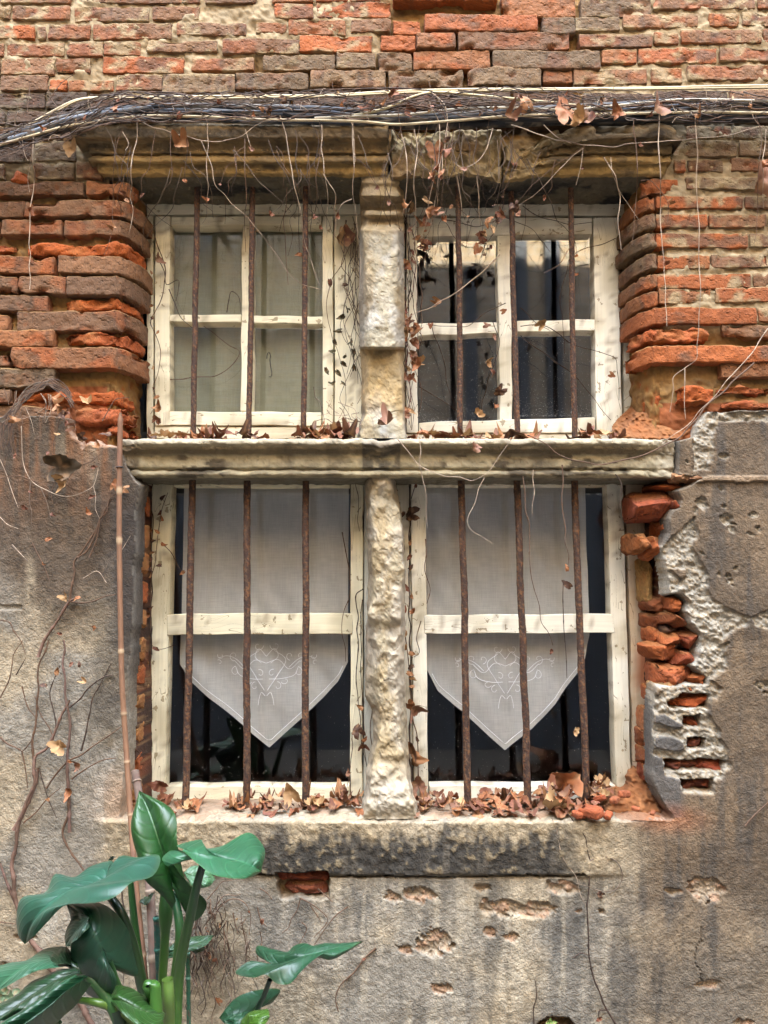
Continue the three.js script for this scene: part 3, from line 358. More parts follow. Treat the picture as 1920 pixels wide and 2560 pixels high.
// ---------------------------------------------------------------- dressed stone: lintels, transom, mullions, sill
const yAt = (py, z) => P(960, py, z)[1];
function beam(name, label, o) {                    // a moulding swept along x; o.prof: [layout y or null, z, world y]
  const pr = o.prof.map(q => ({ z: q[1], y: q[2] ?? yAt(q[0], q[1]) })), seg = [0]; for (let i = 1; i < pr.length; i++) seg.push(seg[i - 1] + Math.hypot(pr[i].z - pr[i - 1].z, pr[i].y - pr[i - 1].y));
  const len = seg[seg.length - 1], nv = Math.round(len / 0.0042), L = W(o.x1) - W(o.x0), nu = Math.round(L / 0.0045);
  const at = t => { const s = t * len; let i = 1; while (i < seg.length - 1 && seg[i] < s) i++; const k = clamp((s - seg[i - 1]) / (seg[i] - seg[i - 1] || 1)); return [mix(pr[i - 1].y, pr[i].y, k), mix(pr[i - 1].z, pr[i].z, k)]; };
  const g = surf(nu + 2, nv, (u_, v, i) => {
    const u = clamp((i - 1) / nu), t = 1 - v; let [y, z] = at(t); const cap = i === 0 || i === nu + 2;
    const px = mix(o.x0, o.x1, u), py = lay(0, y, z)[1], sof = z < -0.005 && t > 0.5, top = z < -0.005 && t < 0.5;
    const n = f3(px * 0.012, y * 12, o.seed, 3), m = f3(px * 0.05, y * 50, z * 50 + o.seed, 3), q = f3(px * 0.11, y * 110, z * 110, 2), e = sof || top ? 0 : clamp(o.worn(px, py, z, n, m));
    const zr = (o.flat ?? 0.006) + (n - 0.5) * 0.05 + (m - 0.5) * 0.03; z = mix(z, Math.min(z, zr), e) + (m - 0.5) * (o.rough ?? 0.007) * (1 + 1.5 * e) + (q - 0.5) * 0.004; y += (m - 0.5) * 0.006 * (sof ? 1.6 : 1) + (o.sag ? o.sag(px, t, n, m) : 0);
    let x = mix(W(o.x0) - (o.mL || 0) * Math.max(0, z), W(o.x1) + (o.mR || 0) * Math.max(0, z), u) + (u < 0.02 || u > 0.98 ? (m - 0.5) * 0.008 : 0); if (cap) z = Math.min(z, -0.03);
    const c = o.color(px, py, z, t, { n, m, q, e, sof, top }); return [x, y, z, ...ml(c, 0.85 + 0.3 * q), x, y + z];
  });
  const b = mesh(name, g, M.stone, house); if (label) b.userData.label = label; return b;
}
const tt = y => y * Zm, lintelProfile = [[null, -0.05, yAt(tt(536), 0.05)], [tt(532), 0.046], [tt(543), 0.060], [tt(552), 0.064], [tt(592), 0.061], [tt(600), 0.056], [tt(612), 0.034], [tt(620), 0.031], [tt(660), 0.029], [tt(664), 0.026], [tt(667), 0.016], [tt(672), 0.016], [tt(676), 0.026], [tt(690), 0.031], [tt(703), 0.027], [tt(707), 0.013], [tt(714), 0.012], [tt(720), 0.013], [tt(752), 0.008], [tt(759), 0.002], [null, -0.004, yAt(tt(761), 0)], [null, -0.20, yAt(tt(761), 0) + 0.004]];
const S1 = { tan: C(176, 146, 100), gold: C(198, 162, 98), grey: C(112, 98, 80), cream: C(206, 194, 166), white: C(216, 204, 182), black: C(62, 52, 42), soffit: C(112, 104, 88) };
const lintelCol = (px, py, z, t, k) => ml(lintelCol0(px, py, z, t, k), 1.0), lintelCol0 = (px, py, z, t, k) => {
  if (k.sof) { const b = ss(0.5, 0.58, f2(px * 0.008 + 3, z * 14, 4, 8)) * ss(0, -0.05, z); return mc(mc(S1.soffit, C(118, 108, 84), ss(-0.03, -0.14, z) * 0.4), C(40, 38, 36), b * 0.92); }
  let c = mc(S1.tan, S1.gold, ss(360, 430, py) * 0.8); c = mc(c, S1.grey, (1 - ss(338, 352, py)) * ss(318, 326, py) * (px < 980 ? 0.75 : 0.6)); c = mc(c, S1.grey, ss(0.5, 0.64, f2(px * 0.012, py * 0.03, 4, 44)) * 0.55);
  c = mc(c, S1.white, (1 - ss(310, 322, py)) * (px < 980 ? 0.6 : 0.25) * ss(0.35, 0.55, k.m)); if (px > 978) c = mc(c, C(196, 168, 118), k.e * 0.6); return mc(c, S1.black, ss(0.6, 0.68, f2(px * 0.03, py * 0.06, 3, 48)) * 0.5 + (px > 1270 ? 0.35 * (1 - k.e) * (1 - ss(360, 420, py)) : 0));
};
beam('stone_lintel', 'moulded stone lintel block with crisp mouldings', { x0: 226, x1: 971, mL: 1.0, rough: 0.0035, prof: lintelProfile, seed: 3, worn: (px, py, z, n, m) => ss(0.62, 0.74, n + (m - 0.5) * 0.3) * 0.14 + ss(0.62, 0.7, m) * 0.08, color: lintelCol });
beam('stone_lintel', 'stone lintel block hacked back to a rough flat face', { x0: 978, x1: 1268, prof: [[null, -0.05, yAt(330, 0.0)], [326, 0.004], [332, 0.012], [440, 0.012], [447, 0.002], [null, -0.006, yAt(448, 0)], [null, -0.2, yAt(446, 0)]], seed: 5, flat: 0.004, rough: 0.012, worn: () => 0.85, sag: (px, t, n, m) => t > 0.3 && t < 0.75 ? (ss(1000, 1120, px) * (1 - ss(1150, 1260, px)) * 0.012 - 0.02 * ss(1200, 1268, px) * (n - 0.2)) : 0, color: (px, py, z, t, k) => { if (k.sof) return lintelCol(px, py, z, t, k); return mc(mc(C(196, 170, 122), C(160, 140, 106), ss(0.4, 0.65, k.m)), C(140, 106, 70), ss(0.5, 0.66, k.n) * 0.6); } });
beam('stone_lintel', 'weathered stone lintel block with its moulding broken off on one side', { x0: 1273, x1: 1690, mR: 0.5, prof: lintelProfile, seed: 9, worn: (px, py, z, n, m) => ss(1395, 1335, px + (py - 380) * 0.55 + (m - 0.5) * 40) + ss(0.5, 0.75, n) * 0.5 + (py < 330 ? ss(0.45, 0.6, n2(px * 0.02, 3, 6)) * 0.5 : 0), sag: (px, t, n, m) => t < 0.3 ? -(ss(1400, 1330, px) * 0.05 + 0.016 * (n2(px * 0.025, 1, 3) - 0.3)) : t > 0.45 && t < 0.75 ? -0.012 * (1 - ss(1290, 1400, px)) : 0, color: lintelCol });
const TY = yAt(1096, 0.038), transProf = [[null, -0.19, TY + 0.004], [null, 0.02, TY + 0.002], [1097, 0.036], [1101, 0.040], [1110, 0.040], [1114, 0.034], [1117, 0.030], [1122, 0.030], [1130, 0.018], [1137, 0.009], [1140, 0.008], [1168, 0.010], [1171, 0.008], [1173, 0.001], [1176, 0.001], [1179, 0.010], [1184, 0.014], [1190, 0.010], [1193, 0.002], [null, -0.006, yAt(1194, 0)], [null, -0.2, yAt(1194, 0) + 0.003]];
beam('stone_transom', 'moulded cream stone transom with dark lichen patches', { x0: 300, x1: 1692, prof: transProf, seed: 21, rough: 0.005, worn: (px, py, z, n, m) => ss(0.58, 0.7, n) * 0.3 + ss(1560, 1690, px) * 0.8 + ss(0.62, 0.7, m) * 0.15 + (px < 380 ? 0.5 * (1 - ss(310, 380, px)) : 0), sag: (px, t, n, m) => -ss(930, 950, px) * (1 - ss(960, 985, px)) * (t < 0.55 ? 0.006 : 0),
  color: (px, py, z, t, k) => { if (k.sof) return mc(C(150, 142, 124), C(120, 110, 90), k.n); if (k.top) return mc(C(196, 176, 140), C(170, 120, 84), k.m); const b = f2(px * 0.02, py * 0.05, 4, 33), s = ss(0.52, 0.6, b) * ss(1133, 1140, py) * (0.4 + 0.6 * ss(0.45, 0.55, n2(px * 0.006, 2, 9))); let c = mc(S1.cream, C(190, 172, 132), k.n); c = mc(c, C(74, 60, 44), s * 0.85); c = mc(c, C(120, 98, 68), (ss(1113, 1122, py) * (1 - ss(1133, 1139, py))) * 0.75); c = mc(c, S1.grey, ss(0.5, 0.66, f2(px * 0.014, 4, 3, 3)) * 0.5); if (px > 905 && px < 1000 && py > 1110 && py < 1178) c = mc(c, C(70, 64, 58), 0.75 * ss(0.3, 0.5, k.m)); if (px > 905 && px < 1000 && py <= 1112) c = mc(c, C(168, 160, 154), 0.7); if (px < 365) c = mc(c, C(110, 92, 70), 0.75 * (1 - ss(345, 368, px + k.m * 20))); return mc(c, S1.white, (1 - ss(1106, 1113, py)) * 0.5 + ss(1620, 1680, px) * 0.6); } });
function mullion(label, rows, o) {                 // rows: [layout y, front left x, front right x, face z, side left, side right]
  const ny = o.ny, nu = 60, pick = py => { let i = 1; while (i < rows.length - 1 && rows[i][0] < py) i++; const a = rows[i - 1], b = rows[i], k = ss(0, 1, (py - a[0]) / (b[0] - a[0])); return a.map((q, j) => mix(q, b[j], k)); };
  const y0 = rows[0][0], y1 = rows[rows.length - 1][0];
  const g = surf(nu, ny, (u, v) => {
    const py = mix(y1, y0, v), q = pick(py), n = f2(py * 0.02, u * 5, 3, o.seed), s = u * 2 - 1, a = Math.abs(s); let x, z;
    const fw = q[2] - q[1], cx = (q[1] + q[2]) / 2;
    if (a < 0.5) { x = cx + s * fw; z = q[3] - Math.pow(a * 2, 4) * 0.010; } else if (a < 0.72) { const k = (a - 0.5) / 0.22; x = s < 0 ? mix(q[1], q[4], k) : mix(q[2], q[5], k); z = q[3] - 0.010 - k * 0.05; } else { const k = (a - 0.72) / 0.28; x = s < 0 ? q[4] : q[5]; z = q[3] - 0.06 - k * 0.13; }
    const w = P(x, py, Math.min(z, 0.03)), big = f3(w[0] * 24, w[1] * 22, o.seed, 3) - 0.5, m = f3(w[0] * 75, w[1] * 75, w[2] * 75 + o.seed, 3) - 0.5, r = o.rough * (a < 0.75 ? 1 : 0.4) * (o.calm ? mix(0.45, 1, ss(560, 600, py)) : 1), rid = 0.5 - Math.abs(f3(w[0] * 30 + 3, w[1] * 24, o.seed + 2, 4) - 0.5) * 2;
    const fq = f3(w[0] * 190, w[1] * 170, o.seed, 2) - 0.5; z += (big * 1.9 + m * 0.8 + (rid - 0.3) * 1.3 + fq * 0.5) * r; const X = w[0] + (a > 0.3 ? Math.sign(s) : s) * (big * 1.6 + m * 0.8) * r * 0.8;
    let c = mc(C(206, 194, 168), C(222, 214, 200), ss(0.4, 0.62, f2(w[0] * 30, w[1] * 14, 3, 71))); c = mc(c, C(190, 166, 124), ss(0.5, 0.68, f2(w[0] * 20 + 3, w[1] * 12, 4, 73)) * 0.7); c = mc(c, C(166, 160, 154), ss(0.5, 0.62, a) * 0.4 * (s < 0 ? 1.6 : 0.5)); c = o.tint ? o.tint(c, py, n, s) : c;
    return [X, w[1], z, ...ml(c, 0.78 + 0.6 * (m + 0.2) + 0.3 * fq), w[0] + z, w[1] + z];
  });
  mesh('stone_mullion', g, M.stone, house).userData.label = label;
}
const mm = (y, a, b, z, l, r) => [380 + y * 0.33445, 780 + a * 0.33445, 780 + b * 0.33445, z, 780 + l * 0.33445, 780 + r * 0.33445];
mullion('upper stone mullion with a waisted capital above a hacked pale shaft', [mm(165, 362, 672, 0.0, 360, 680), mm(225, 372, 655, 0.0, 360, 685), mm(262, 388, 634, -0.006, 358, 685), mm(330, 372, 652, 0.0, 356, 690), mm(352, 396, 640, -0.02, 358, 690), mm(385, 424, 616, -0.04, 360, 690), mm(425, 430, 618, -0.042, 362, 690), mm(445, 404, 634, -0.016, 362, 690), mm(470, 402, 634, -0.014, 362, 690), mm(500, 414, 604, -0.036, 364, 690), mm(535, 406, 612, -0.03, 366, 690), mm(590, 376, 648, 0.002, 356, 688), mm(800, 396, 640, 0.004, 352, 690), mm(1200, 416, 632, 0.004, 352, 692), mm(1462, 414, 624, 0.006, 358, 692), mm(1478, 416, 640, -0.028, 360, 692), mm(1700, 420, 668, -0.026, 372, 692), mm(1950, 396, 680, -0.016, 372, 694), mm(2060, 370, 690, -0.006, 350, 700), mm(2140, 350, 700, 0.0, 340, 710)],
  { ny: 230, seed: 4, rough: 0.0048, calm: true, tint: (c, py, n) => { const y = (py - 380) / 0.33445; c = mc(c, C(186, 156, 106), (1 - ss(560, 640, y)) * 0.75); c = mc(c, C(198, 164, 104), ss(1466, 1480, y) * (1 - ss(1850, 2000, y)) * 0.7); return mc(c, C(232, 224, 208), 0.0); } });
const nn = (y, a, b, z, l, r) => [1100 + y * 0.44321, 780 + a * 0.44321, 780 + b * 0.44321, z, 780 + l * 0.44321, 780 + r * 0.44321];
mullion('lower stone mullion eroded into a lumpy crooked pillar', [nn(205, 346, 456, 0.0, 305, 470), nn(250, 345, 458, 0.0, 300, 475), nn(330, 330, 462, -0.012, 303, 490), nn(400, 335, 490, -0.006, 306, 505), nn(520, 345, 505, -0.002, 312, 515), nn(640, 340, 512, 0.004, 316, 518), nn(760, 352, 510, 0.0, 318, 522), nn(900, 345, 495, 0.006, 318, 520), nn(990, 322, 500, 0.006, 316, 520), nn(1060, 345, 495, -0.008, 304, 520), nn(1180, 362, 480, -0.006, 300, 518), nn(1300, 360, 478, -0.004, 300, 520), nn(1420, 372, 484, -0.006, 304, 526), nn(1550, 376, 502, -0.006, 340, 534), nn(1680, 372, 512, 0.0, 345, 540), nn(1800, 352, 522, 0.004, 320, 546), nn(1900, 340, 540, 0.010, 310, 556), nn(1990, 326, 556, 0.018, 296, 570), nn(2060, 306, 572, 0.022, 280, 596), nn(2140, 290, 590, 0.014, 262, 620)],
  { ny: 260, seed: 14, rough: 0.0085, tint: (c, py, n, s) => mc(mc(c, C(200, 170, 118), 0.3), C(230, 216, 194), ss(1880, 1960, py) * 0.6) });
const SY = yAt(2046, 0.018);
const sillTop = (x, z) => SY + 0.006 * (f2(x * 9, z * 20, 3, 4) - 0.5) + 0.010 * (f2(x * 30, z * 40, 3, 6) - 0.5) - 0.010 * ss(-0.03, 0.012, z + 0.016 * (n2(x * 26, 2, 5) - 0.5));
{
  const g = surf(300, 46, (u, v) => { const x = mix(W(300), W(1632), u), z = mix(0.010, -0.19, v), n = f2(x * 14, z * 30, 4, 8), m = f2(x * 60, z * 60, 3, 9); const c = mc(mc(C(196, 170, 144), C(168, 138, 112), n), C(172, 112, 74), ss(1420, 1580, 960 + x * 1000 + (n - 0.5) * 160) * 0.75 + 0.25 * ss(0.55, 0.65, m)); return [x, sillTop(x, z) + (m - 0.5) * 0.006, z, ...ml(mc(c, C(214, 202, 182), 0.7 * ss(0.15, 0.06, Math.abs(x + 0.01) + 0.06 * (n - 0.5))), 0.8 + 0.4 * m), x, z]; });
  mesh('window_sill', g, M.stone, house);
}
// ---------------------------------------------------------------- the windows, each a part with its frame, rails and panes
rg.w = (x, y) => [x * Zm, 1000 + y * Zm]; rg.v = (x, y) => [960 + x * Zm, 1000 + y * Zm];
let pieceNo = 0;
function quad(parent, name, k, c8, zf, D, col, o = {}) { // c8: corners top-left, top-right, bottom-right, bottom-left, measured at depth zf
  const id = ++pieceNo, q = [0, 1, 2, 3].map(i => { const a = rg[k](c8[2 * i], c8[2 * i + 1]); return P(a[0], a[1], zf); });
  const L = Math.hypot(q[1][0] - q[0][0], q[1][1] - q[0][1]), H = Math.hypot(q[3][0] - q[0][0], q[3][1] - q[0][1]), hor = L > H;
  const g = rbox(L, H, D, o.r ?? 0.0035, Math.max(3, Math.min(60, Math.round(L / 0.012))), Math.max(3, Math.min(60, Math.round(H / 0.012))), 2, (x, y, z, ax, ay, az) => {
    const u = x / L + 0.5, v = 0.5 - y / H, f = (i) => mix(mix(q[0][i], q[1][i], u), mix(q[3][i], q[2][i], u), v), X = f(0), Y = f(1), along_ = hor ? x : y;
    const wob = (n2(along_ * 16 + id, id * 3.1, 2) - 0.5) * 0.0035, n = f3(X * 9 + id, Y * 9, id, 3), m = f3(X * 60, Y * 60, id, 2);
    let c = mc(col, C(196, 182, 150), ss(0.5, 0.7, n) * 0.5); c = mc(c, o.bare || C(150, 132, 108), ss(0.66, 0.76, m + (o.wear || 0) + (Math.abs(hor ? ay : ax) > 0.4 ? 0.05 : 0)) * 0.6);
    if (o.tint) c = o.tint(c, lay(X, Y, zf), n, m);
    return [X + (hor ? 0 : wob), Y + (hor ? wob : 0), zf - D / 2 + z + (n - 0.5) * 0.002, ...c];
  });
  const t = g.attributes.uv; for (let i = 0; i < t.count; i++) { const a = t.getX(i) + id * 0.137, b = t.getY(i) + id * 0.311; hor ? t.setXY(i, b, a) : t.setXY(i, a, b); }
  return mesh(name, g, o.mat || M.wood, parent);
}
function pane(parent, k, x0, y0, x1, y1, z) { const a = P(...rg[k](x0, y0), z), b = P(...rg[k](x1, y1), z); const g = new THREE.PlaneGeometry(b[0] - a[0] + 0.02, a[1] - b[1] + 0.02); g.translate((a[0] + b[0]) / 2, (a[1] + b[1]) / 2, z); const m = mesh('pane', g, M.glass, parent); m.castShadow = false; return m; }
const box4 = (x0, y0, x1, y1) => [x0, y0, x1, y0, x1, y1, x0, y1];
const win = label => { const w = new THREE.Group(); w.name = 'window'; w.userData.label = label; house.add(w); return w; };
const cream = C(240, 233, 210), white = C(243, 239, 228), grime = (c, p, n) => mc(c, C(150, 140, 116), ss(0.5, 0.75, n) * 0.25);
{ const w = win('upper window with pale green-grey panes and a plain blind inside'), q = (n, a, z, o) => quad(w, n, 'l', a, z, 0.045, cream, { tint: grime, ...o });
  q('frame', box4(632, 44, 1600, 97), -0.150); q('frame', box4(632, 99, 664, 1066), -0.150); q('frame', box4(1444, 99, 1605, 1066), -0.149, { wear: -0.02 });
  q('frame', box4(666, 1012, 1442, 1068), -0.149); q('sash', box4(667, 103, 735, 1010), -0.144, { wear: 0.02 }); q('sash', box4(1391, 103, 1440, 1010), -0.144); q('sash', box4(737, 103, 1389, 143), -0.145); q('sash', box4(726, 948, 1389, 1010), -0.1445, { wear: 0.03 });
  q('glazing_bar', [1046, 144, 1096, 144, 1090, 947, 1037, 947], -0.148, { wear: 0.01 }); q('glazing_bar', [690, 527, 1044, 527, 1042, 564, 690, 560], -0.146); q('glazing_bar', [1092, 531, 1400, 535, 1400, 571, 1091, 566], -0.146);
  pane(w, 'l', 735, 140, 1045, 527, -0.163); pane(w, 'l', 1096, 140, 1391, 535, -0.163); pane(w, 'l', 725, 564, 1040, 950, -0.163); pane(w, 'l', 1092, 568, 1391, 950, -0.163); }
{ const w = win('upper window with two dusty dark lower panes and a reflected sunlit wall'), q = (n, a, z, o) => quad(w, n, 'r', a, z, 0.045, white, { tint: grime, ...o });
  q('frame', box4(40, 28, 1040, 104), -0.150); q('frame', box4(40, 106, 92, 1060), -0.150, { wear: 0.02 }); q('frame', [1018, 90, 1052, 90, 1120, 985, 1034, 985], -0.158, { wear: 0.06 });
  q('frame', box4(94, 1044, 1030, 1085), -0.149); q('sash', [94, 108, 142, 108, 148, 1042, 94, 1042], -0.144, { wear: 0.02 }); q('sash', [902, 108, 1014, 108, 1031, 1042, 916, 1042], -0.144, { wear: 0.02 }); q('sash', [143, 112, 900, 108, 900, 182, 143, 196], -0.145); q('sash', [149, 994, 914, 970, 914, 1042, 149, 1042], -0.1445, { wear: 0.04 });
  q('glazing_bar', [488, 188, 550, 186, 555, 985, 500, 988], -0.148); q('glazing_bar', [140, 566, 489, 562, 495, 610, 140, 622], -0.146, { wear: 0.03 }); q('glazing_bar', [552, 556, 915, 548, 915, 600, 554, 606], -0.146, { wear: 0.02 });
  pane(w, 'r', 143, 190, 490, 566, -0.163); pane(w, 'r', 552, 182, 902, 556, -0.163); pane(w, 'r', 148, 616, 500, 994, -0.163); pane(w, 'r', 554, 602, 912, 980, -0.163); }
{ const w = win('lower window beside the bamboo cane, curtain hanging inside it'), q = (n, a, z, o) => quad(w, n, 'w', a, z, 0.045, cream, { tint: grime, ...o });
  q('frame', [598, 346, 654, 346, 633, 1735, 556, 1735], -0.152, { wear: 0.02 }); q('frame', box4(598, 322, 1610, 350), -0.151); q('sash', [656, 352, 746, 352, 712, 1728, 636, 1728], -0.145, { wear: 0.01 }); q('sash', [1513, 352, 1571, 352, 1566, 1728, 1512, 1728], -0.145); q('sash', box4(748, 352, 1511, 376), -0.146);
  q('frame', [1573, 346, 1630, 346, 1640, 1735, 1568, 1735], -0.152, { tint: (c, p, n) => mc(c, C(190, 200, 210), 0.5) }); q('sash', [714, 1668, 1511, 1666, 1511, 1730, 711, 1730], -0.1455, { wear: 0.03 }); q('sash', [720, 926, 1524, 920, 1524, 1012, 720, 1018], -0.143, { wear: 0.0 }); q('frame', box4(550, 1737, 1640, 1790), -0.148, { wear: 0.05 });
  pane(w, 'w', 744, 374, 1513, 926, -0.165); pane(w, 'w', 722, 1014, 1513, 1668, -0.165); }
{ const w = win('lower window beside the crumbling brick hole, curtain hanging inside it'), q = (n, a, z, o) => quad(w, n, 'v', a, z, 0.045, white, { tint: grime, ...o });
  q('frame', [52, 346, 111, 346, 128, 1735, 70, 1735], -0.152, { wear: 0.01 }); q('frame', box4(52, 322, 1110, 346), -0.151); q('sash', [113, 350, 182, 350, 193, 1728, 130, 1728], -0.145); q('sash', [959, 350, 1034, 350, 1072, 1730, 1004, 1730], -0.145); q('sash', box4(184, 350, 957, 374), -0.146);
  q('sash', [195, 1664, 1002, 1664, 1002, 1740, 195, 1740], -0.1455, { wear: 0.02 }); q('sash', [172, 930, 990, 924, 1000, 1008, 172, 1012], -0.143); q('frame', box4(60, 1742, 1100, 1790), -0.148, { wear: 0.05 });
  q('frame', [1042, 350, 1122, 350, 1185, 1750, 1080, 1750], -0.149, { wear: 0.14, bare: C(176, 148, 122), tint: (c, p, n) => mc(mc(c, C(200, 172, 142), 0.75), C(188, 104, 58), ss(1590, 1640, p[1]) * (1 - ss(1700, 1740, p[1])) * ss(1580, 1610, p[0]) * 0.9 + ss(1900, 1990, p[1]) * 0.7) });
  pane(w, 'v', 182, 372, 960, 926, -0.165); pane(w, 'v', 192, 1010, 1004, 1666, -0.165); }
// dust and splashes clinging to the glass
for (const [k, x0, y0, x1, y1, n, pw] of [['r', 150, 640, 498, 990, 900, 2.4], ['r', 560, 620, 912, 968, 900, 2.4], ['w', 725, 1150, 1510, 1660, 420, 1.7], ['v', 200, 1150, 1000, 1660, 420, 1.7]]) {
  const p = [], q = rng(n + x0); for (let i = 0; i < n; i++) { const v = 1 - Math.pow(q(), pw) , a = P(...rg[k](mix(x0, x1, q()), mix(y0, y1, v)), -0.161), s = 0.0005 + 0.0011 * q() * q(); for (let j = 0; j < 3; j++) { const t = q() * 1 + j * 2.09; p.push(a[0] + Math.cos(t) * s, a[1] + Math.sin(t) * s, a[2] + (j ? 0 : 0.0004)); } }
  const g = new THREE.BufferGeometry(); g.setAttribute('position', new THREE.Float32BufferAttribute(p, 3)); g.setAttribute('color', new THREE.Float32BufferAttribute(p.map(() => 0.42), 3)); g.computeVertexNormals(); const m = mesh('dust', g, M.plain, house.children.filter(c => c.name === 'window')[k === 'r' ? 1 : k === 'w' ? 2 : 3]); m.userData.kind = 'stuff';
}
// iron bars
for (const [x0, y0, x1, y1] of [[426, 392, 418, 942], [547, 392, 537, 945], [660, 392, 656, 945], [990, 384, 995, 945], [1103, 376, 1118, 945], [1232, 392, 1241, 945], [416, 1026, 401, 1742], [533, 1026, 533, 1744], [660, 1026, 660, 1746], [997, 1026, 1012, 1746], [1116, 1026, 1142, 1746], [1240, 1026, 1268, 1744]]) {
  const a = P(...rg.s(x0, y0), -0.06), b = P(...rg.s(x1, y1), -0.06), id = x0 + y0, up = y0 < 1000, r0 = up ? 0.0074 : 0.0088, pts = []; for (let i = 0; i <= 8; i++) { const t = i / 8; pts.push(new THREE.Vector3(mix(a[0], b[0], t) + (h3(id, i, 1) - 0.5) * 0.003, mix(a[1], b[1], t) - (i === 8 ? 0.02 : 0), -0.06 + (h3(id, i, 2) - 0.5) * 0.003)); }
  const g = tube(pts, (v, an) => r0 * (0.86 + 0.3 * f2(v * 60 + id, an * 2, 3, 3)), 150, 14, (v, an, o) => { const n = f2(v * 30 + id, an * 1.5, 4, 7), m = f2(v * 120, an * 4 + id, 2, 8); return ml(mc(mc(C(112, 84, 70), C(84, 64, 56), n), C(140, 112, 88), ss(0.52, 0.68, m)), (0.7 + 0.5 * m) * 0.92); });
  mesh('window_bar', g, M.rust, house);
}
// ---------------------------------------------------------------- the dark room behind, the rest of the house, the court
{
  const bx = (x0, x1, y0, y1, z0, z1) => { const g = new THREE.BoxGeometry(x1 - x0, y1 - y0, z1 - z0); g.translate((x0 + x1) / 2, (y0 + y1) / 2, (z0 + z1) / 2); return g; };
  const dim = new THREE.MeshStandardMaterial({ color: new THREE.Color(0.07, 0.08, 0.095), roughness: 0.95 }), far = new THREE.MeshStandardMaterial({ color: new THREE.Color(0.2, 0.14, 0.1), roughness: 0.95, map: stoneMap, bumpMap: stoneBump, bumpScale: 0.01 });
  const X = px => P(px, 1200, -0.2)[0], Y = py => P(960, py, -0.2)[1];
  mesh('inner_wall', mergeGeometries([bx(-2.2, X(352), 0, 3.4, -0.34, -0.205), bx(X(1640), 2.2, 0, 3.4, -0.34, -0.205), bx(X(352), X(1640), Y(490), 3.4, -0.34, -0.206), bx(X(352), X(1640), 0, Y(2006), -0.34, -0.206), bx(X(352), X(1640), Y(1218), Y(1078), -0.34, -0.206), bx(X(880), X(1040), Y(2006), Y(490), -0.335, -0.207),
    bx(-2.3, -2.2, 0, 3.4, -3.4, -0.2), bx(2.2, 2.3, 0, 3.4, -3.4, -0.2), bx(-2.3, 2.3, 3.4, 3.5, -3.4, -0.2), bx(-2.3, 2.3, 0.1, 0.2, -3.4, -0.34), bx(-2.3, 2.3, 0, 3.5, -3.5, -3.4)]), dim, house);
  mesh('outer_wall', mergeGeometries([bx(-6, -1.36, 0, 9, -0.4, -0.02), bx(1.36, 6, 0, 9, -0.4, -0.02), bx(-1.37, 1.37, yAt(-185, 0), 9, -0.4, -0.021), bx(-1.37, 1.37, 0, yAt(2715, 0) + 0.01, -0.4, -0.004)]), far, house);
  mesh('upper_wall', bx(-6, 1.4, 9.26, 10.5, -0.4, -0.02), far, house);
  mesh('roof', bx(-6.2, 6.2, 9, 9.25, -7, 0.35), new THREE.MeshStandardMaterial({ color: new THREE.Color(0.3, 0.14, 0.09), roughness: 0.9 }), house);
  mesh('side_wall', mergeGeometries([bx(-6, -5.7, 0, 9, -7, -0.41), bx(5.7, 6, 0, 9, -7, -0.41), bx(-5.69, 5.69, 0, 9, -7, -6.7)]), far, house);
}
